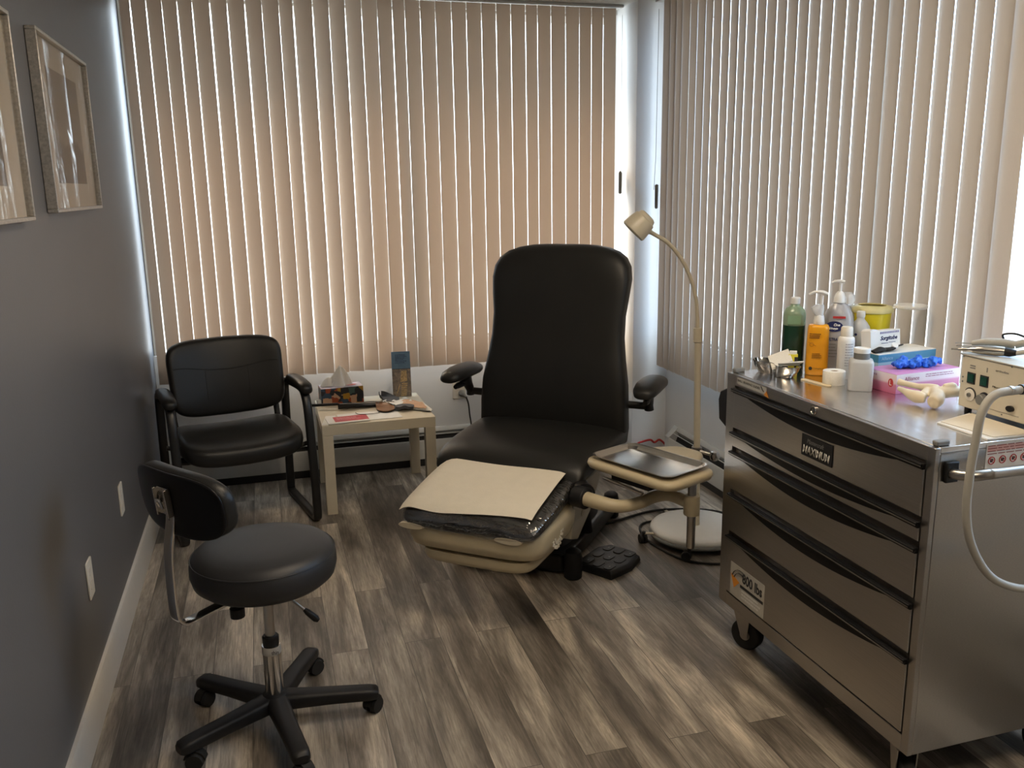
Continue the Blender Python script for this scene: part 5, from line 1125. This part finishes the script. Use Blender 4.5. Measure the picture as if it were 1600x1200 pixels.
dm = go.modifiers.new('wrinkle', 'DISPLACE'); dm.texture = tx; dm.strength = 0.013; dm.mid_level = 0.5; dm.texture_coords = 'LOCAL'

# plastic foot bone model
t = on_cart('foot_bone_model', 'ivory plastic bone model of the lower leg and heel in front of the pink box', 'bone model', 0.300, 0.390, 0)
bm = B(); L3 = lambda x, y, z: Vector((x-0.300, y-0.390, z))
tube(bm, [L3(0.275, 0.452, 0.040), L3(0.282, 0.430, 0.038), L3(0.296, 0.400, 0.036), L3(0.310, 0.372, 0.036), L3(0.318, 0.352, 0.034)], [0.011, 0.0085, 0.0085, 0.013, 0.016], 16, smooth=4)
tube(bm, [L3(0.262, 0.436, 0.026), L3(0.258, 0.405, 0.024), L3(0.252, 0.375, 0.022), L3(0.252, 0.350, 0.021), L3(0.262, 0.330, 0.020)], [0.006, 0.009, 0.014, 0.018, 0.012], 16, smooth=4)
tube(bm, [L3(0.312, 0.352, 0.030), L3(0.290, 0.318, 0.026), L3(0.268, 0.298, 0.022), L3(0.250, 0.290, 0.018)], [0.017, 0.019, 0.020, 0.016], 16, smooth=4)
tube(bm, [L3(0.272, 0.318, 0.020), L3(0.262, 0.300, 0.014), L3(0.258, 0.284, 0.013)], [0.012, 0.014, 0.011], 12, smooth=3)
tube(bm, [L3(0.318, 0.330, 0.048), L3(0.340, 0.322, 0.050), L3(0.356, 0.330, 0.045)], [0.008, 0.011, 0.008], 12, smooth=3)
tube(bm, [L3(0.300, 0.335, 0.030), L3(0.325, 0.325, 0.034), L3(0.350, 0.318, 0.034), L3(0.375, 0.318, 0.028)], [0.016, 0.017, 0.015, 0.010], 16, smooth=4)
tube(bm, [L3(0.330, 0.345, 0.038), L3(0.352, 0.345, 0.036), L3(0.372, 0.342, 0.030)], [0.010, 0.011, 0.008], 12, smooth=4)
tube(bm, [L3(0.300, 0.365, 0.030), L3(0.270, 0.350, 0.024)], [0.012, 0.012], 12)
obj('bone_body', bm, M['bone'], t, remesh=0.0025)

# micromotor control unit
t = on_cart('drill_control_unit', 'cream drill control unit with two green switches and grey dials on the cart', 'control unit', 0.305, 0.265, R(0))
Hh = 0.155; WW = 0.285
bm = B(); box(bm, 0.004, 0.20, -WW, 0.0, 0.012, Hh-0.004); obj('housing', bm, M['cream'], t, bevel=0.004)
bm = B(); box(bm, -0.006, 0.205, -WW-0.004, 0.004, Hh-0.0038, Hh); obj('top_cover', bm, pmat('grey cream cover', (0.44, 0.42, 0.36), 0.4), t, bevel=0.0015)
bm = B(); box(bm, -0.003, 0.0038, -WW+0.002, -0.008, 0.016, Hh-0.0045); fp = obj('front_panel', bm, M['cream'], t, bevel=0.001)
for y in (-0.02, -WW+0.02):
    for x in (0.02, 0.18): bm = B(); cyl(bm, (x, y, 0), (x, y, 0.0118), 0.009, seg=16); obj('rubber_foot', bm, M['rubber'], t)
MF = lambda y, z, x=-0.0034: frameM((x, y, z), (0, -1, 0), (0, 0, 1))
for y in (-0.044, -0.086):
    bm = B(); box(bm, -0.0135, 0.0135, -0.0145, 0.0145, 0, 0.0015, MF(y, 0.096)); sw = obj('switch_bezel', bm, M['darkink'], fp, bevel=0.0005)
    bm = B(); rings(bm, [[MF(y, 0.096) @ Vector(q) for q in ((-0.010, -0.011, z_), (0.010, -0.011, z_), (0.010, 0.011, z_+0.002*k), (-0.010, 0.011, z_+0.002*k))] for k, z_ in enumerate((0.0016, 0.0030))]); obj('green_rocker', bm, M['greenbtn'], t, bevel=0.0006)
for y in (-0.046, -0.092):
    bm = B(); rings(bm, [sring(MF(y, 0.052) @ Vector((0, 0, d_)), Y, Z, r_, r_, 2, 28) for d_, r_ in ((0.0, 0.0165), (0.0035, 0.0160), (0.004, 0.014))]); dk = obj('dial_ring', bm, M['plate'] if y > -0.05 else M['darkink'], t)
    if y > -0.05:
        bm = B(); rings(bm, [sring(MF(y, 0.052) @ Vector((0, 0, d_)), Y, Z, r_, r_, 2, 20) for d_, r_ in ((0.0042, 0.006), (0.008, 0.0055), (0.0082, 0.003), (0.005, 0.002))]); obj('socket', bm, M['grey_plastic'], t)
        bm = B(); tube(bm, [MF(y, 0.052) @ Vector((math.cos(a)*0.0175, math.sin(a)*0.0175, 0.0012)) for a in [R(-20+12*q) for q in range(15)]], 0.0018, 8); obj('dial_scale', bm, M['darkink'], t)
    else:
        bm = B(); rings(bm, [sring(MF(y, 0.050) @ Vector((0, 0, d_)), Y, Z, r_, r_, 2, 28) for d_, r_ in ((0.004, 0.0145), (0.016, 0.0135), (0.018, 0.011))]); obj('dial_knob', bm, M['grey_plastic'], t, ang=30)
bm = B(); prism(bm, [(0.011*math.cos(a), 0.0075*math.sin(a)) for a in [2*PI*i/20 for i in range(20)]], 0, 0.006, MF(-0.175, 0.045)); obj('outlet_port', bm, M['blk_plastic'], t)
for z_ in (0.094, 0.082): bm = B(); cyl(bm, MF(-0.016, z_) @ Vector((0, 0, 0)), MF(-0.016, z_) @ Vector((0, 0, 0.0012)), 0.0022, seg=10); obj('indicator', bm, M['grey_plastic'], t)
text('lettering', 'orthofex', M['greyink'], t, (-0.0036, -0.118, 0.128), (0, -1, 0), (0, 0, 1), height=0.006, width=0.040)
text('lettering', 'Micro-Jet', M['darkink'], t, (-0.0036, -0.112, 0.084), (0, -1, 0), (0, 0, 1), height=0.007, width=0.040, shear=0.3)
bm = B(); lines(bm, MF(-0.036, 0.130), 0, 0, 0.022, 0.012, 2, seed=3); box(bm, 0.060, 0.063, -0.010, 0.002, 0, 0.0005, MF(-0.030, 0.130)); box(bm, 0.0, 0.10, -0.0008, 0, 0, 0.0004, MF(-0.10, 0.030)); obj('small_print', bm, M['greyink'], t)
for y, z_ in ((-0.012, 0.148), (-0.150, 0.024), (-0.165, 0.148)): bm = B(); cyl(bm, MF(y, z_) @ Vector((0, 0, 0.0)), MF(y, z_) @ Vector((0, 0, 0.001)), 0.002, seg=10); obj('screw', bm, M['grey_plastic'], t)
# handpiece lying on the unit
t = on_cart('drill_handpiece', 'steel drill handpiece with a grey cable lying on the cream control unit', 'handpiece', 0.335, 0.20, 0, Hh+0.0002)
bm = B(); tube(bm, [(-0.046, 0.060, 0.011), (-0.030, 0.042, 0.012), (-0.012, 0.022, 0.0135), (0.010, -0.002, 0.0135), (0.024, -0.018, 0.0135)], [0.004, 0.006, 0.012, 0.0130, 0.012], 18, smooth=4); obj('handpiece_body', bm, M['steel'], t)
bm = B(); cyl(bm, (-0.058, 0.072, 0.0115), (-0.046, 0.060, 0.0115), 0.0032, seg=12); obj('chuck', bm, M['steel'], t)
bm = B(); tube(bm, [(0.024, -0.018, 0.0135), (0.032, -0.028, 0.012), (0.040, -0.040, 0.012)], [0.0115, 0.0112, 0.007], 14); obj('strain_relief', bm, M['blk_plastic'], t)
bm = B(); tube(bm, [(0.040, -0.040, 0.012), (0.055, -0.075, 0.020), (0.045, -0.13, 0.014), (-0.01, -0.20, 0.012), (-0.045, -0.225, -0.01), (-0.055, -0.225, -0.08), (-0.05, -0.19, -0.1395)], 0.0065, 10, smooth=6); obj('cable', bm, M['grey_hose'], t)
t = on_cart('drill_handpiece', 'second grey handpiece with a fork clip lying behind the steel one', 'handpiece', 0.365, 0.215, 0, Hh+0.0002)
bm = B(); tube(bm, [(-0.035, 0.045, 0.024), (-0.012, 0.018, 0.030), (0.014, -0.012, 0.030), (0.030, -0.030, 0.028)], [0.006, 0.0105, 0.0115, 0.011], 16, smooth=4); obj('handpiece_body', bm, M['grey_hose'], t)
bm = B(); tube(bm, [(-0.060, 0.074, 0.022), (-0.035, 0.045, 0.024)], 0.004, 8, rb=0.002); tube(bm, [(-0.064, 0.066, 0.016), (-0.040, 0.038, 0.016)], 0.004, 8, rb=0.002); obj('fork_clip', bm, M['steel'], t)
bm = B(); tube(bm, [(0.030, -0.030, 0.028), (0.05, -0.06, 0.036), (0.055, -0.12, 0.022), (0.02, -0.20, 0.010), (-0.03, -0.235, 0.0066)], [0.010, 0.010, 0.009, 0.009, 0.009], 12, smooth=6); obj('cable', bm, M['grey_hose'], t)
bm = B(); tube(bm, [(0.018, -0.004, 0.040), (0.016, -0.004, 0.052), (0.030, -0.030, 0.056), (0.046, -0.058, 0.044), (0.044, -0.058, 0.032)], 0.0028, 8, smooth=6); obj('hook_loop', bm, M['blk_plastic'], t)
# suction hose looping down in front of the push handle
t = on_cart('suction_hose', 'thick pale grey hose looping down over the cart side from the control unit', 'hose', 0.10, -0.115, 0)
HZ = lambda x, z: (x-0.10, 0.0, z)
bm = B(); tube(bm, [(0.30, 0.0935, 0.100), (0.30, 0.05, 0.115), (0.23, 0.0, 0.140), (0.14, 0.0, 0.150), (-0.018, 0.0, 0.154), (-0.072, 0.0, 0.146), (-0.098, 0.0, 0.110), (-0.105, 0.0, 0.055), (-0.112, 0.0, -0.02), (-0.111, 0.0, -0.11), (-0.088, 0.0, -0.19), (-0.033, 0.0, -0.268), (0.036, 0.0, -0.310), (0.12, 0.0, -0.325), (0.24, 0.0, -0.30), (0.34, 0.0, -0.22), (0.40, 0.01, -0.10), (0.42, 0.01, 0.01), (0.39, 0.05, 0.045), (0.35, 0.0935, 0.050)], 0.0092, 14, smooth=6); obj('hose_tube', bm, M['grey_hose'], t)
bm = B(); tube(bm, [(0.00, 0.0, 0.155), (0.06, 0.0, 0.151), (0.13, 0.0, 0.150)], 0.0112, 14); obj('black_sleeve', bm, M['blk_plastic'], t)
bm = B(); tube(bm, [(-0.030, 0.0, 0.1548), (-0.022, 0.0, 0.1545)], 0.0102, 14); obj('metal_ring', bm, M['steel'], t)
# paper pad
t = on_cart('paper_pad', 'flat stack of white papers on the near corner of the cart top', 'paper', 0.270, 0.085, R(-2))
bm = B(); T = Matrix.Identity(4); prism(bm, [(-0.115, 0.082), (0.025, 0.130), (0.030, -0.078), (-0.112, -0.080)], 0, 0.0042); obj('sheets', bm, M['white'], t, bevel=0.0006)
bm = B(); prism(bm, [(-0.108, 0.078), (0.024, 0.120), (0.026, -0.076), (-0.09, -0.074)], 0.0044, 0.0062); obj('top_sheet', bm, M['paper'], t)
# pale bag and black tube beyond the unit
t = on_cart('plastic_bag', 'crinkled pale blue plastic bag at the far right edge of the cart', 'bag', 0.535, 0.30, 0)
bm = B(); lathe(bm, [(0.015, 0), (0.020, 0.01), (0.020, 0.10), (0.016, 0.13), (0.005, 0.138)], seg=20, sx=0.9, sy=3.2, n=2.5)
for v in bm.verts: v.co += Vector((noise.noise(v.co*40)*0.008, noise.noise(v.co*35+Vector((3, 1, 2)))*0.010, noise.noise(v.co*30+Vector((7, 1, 9)))*0.006 if v.co.z > 0.02 else 0))
obj('bag_body', bm, pmat('pale blue film', (0.55, 0.63, 0.70), 0.3, trans=0.3), t, ang=60)

# repeats share a group
GR = {'insole': 'shoe insoles on the side table', 'glove_box': 'glove boxes on the cart', 'wall_outlet': 'wall outlets', 'gauze_pad': 'gauze in the kidney dish', 'ceiling_light': 'ceiling lights', 'baseboard_heater': 'baseboard heaters', 'vertical_blind': 'vertical blinds', 'framed_picture': 'framed pictures on the grey wall', 'drill_handpiece': 'handpieces on the control unit', 'power_cord': 'black power cords', 'paper_sheet': 'loose papers on the side table'}
for o in bpy.data.objects:
    if o.parent is None and 'label' in o:
        g = GR.get(o.name.split('.')[0])
        if g: o['group'] = g
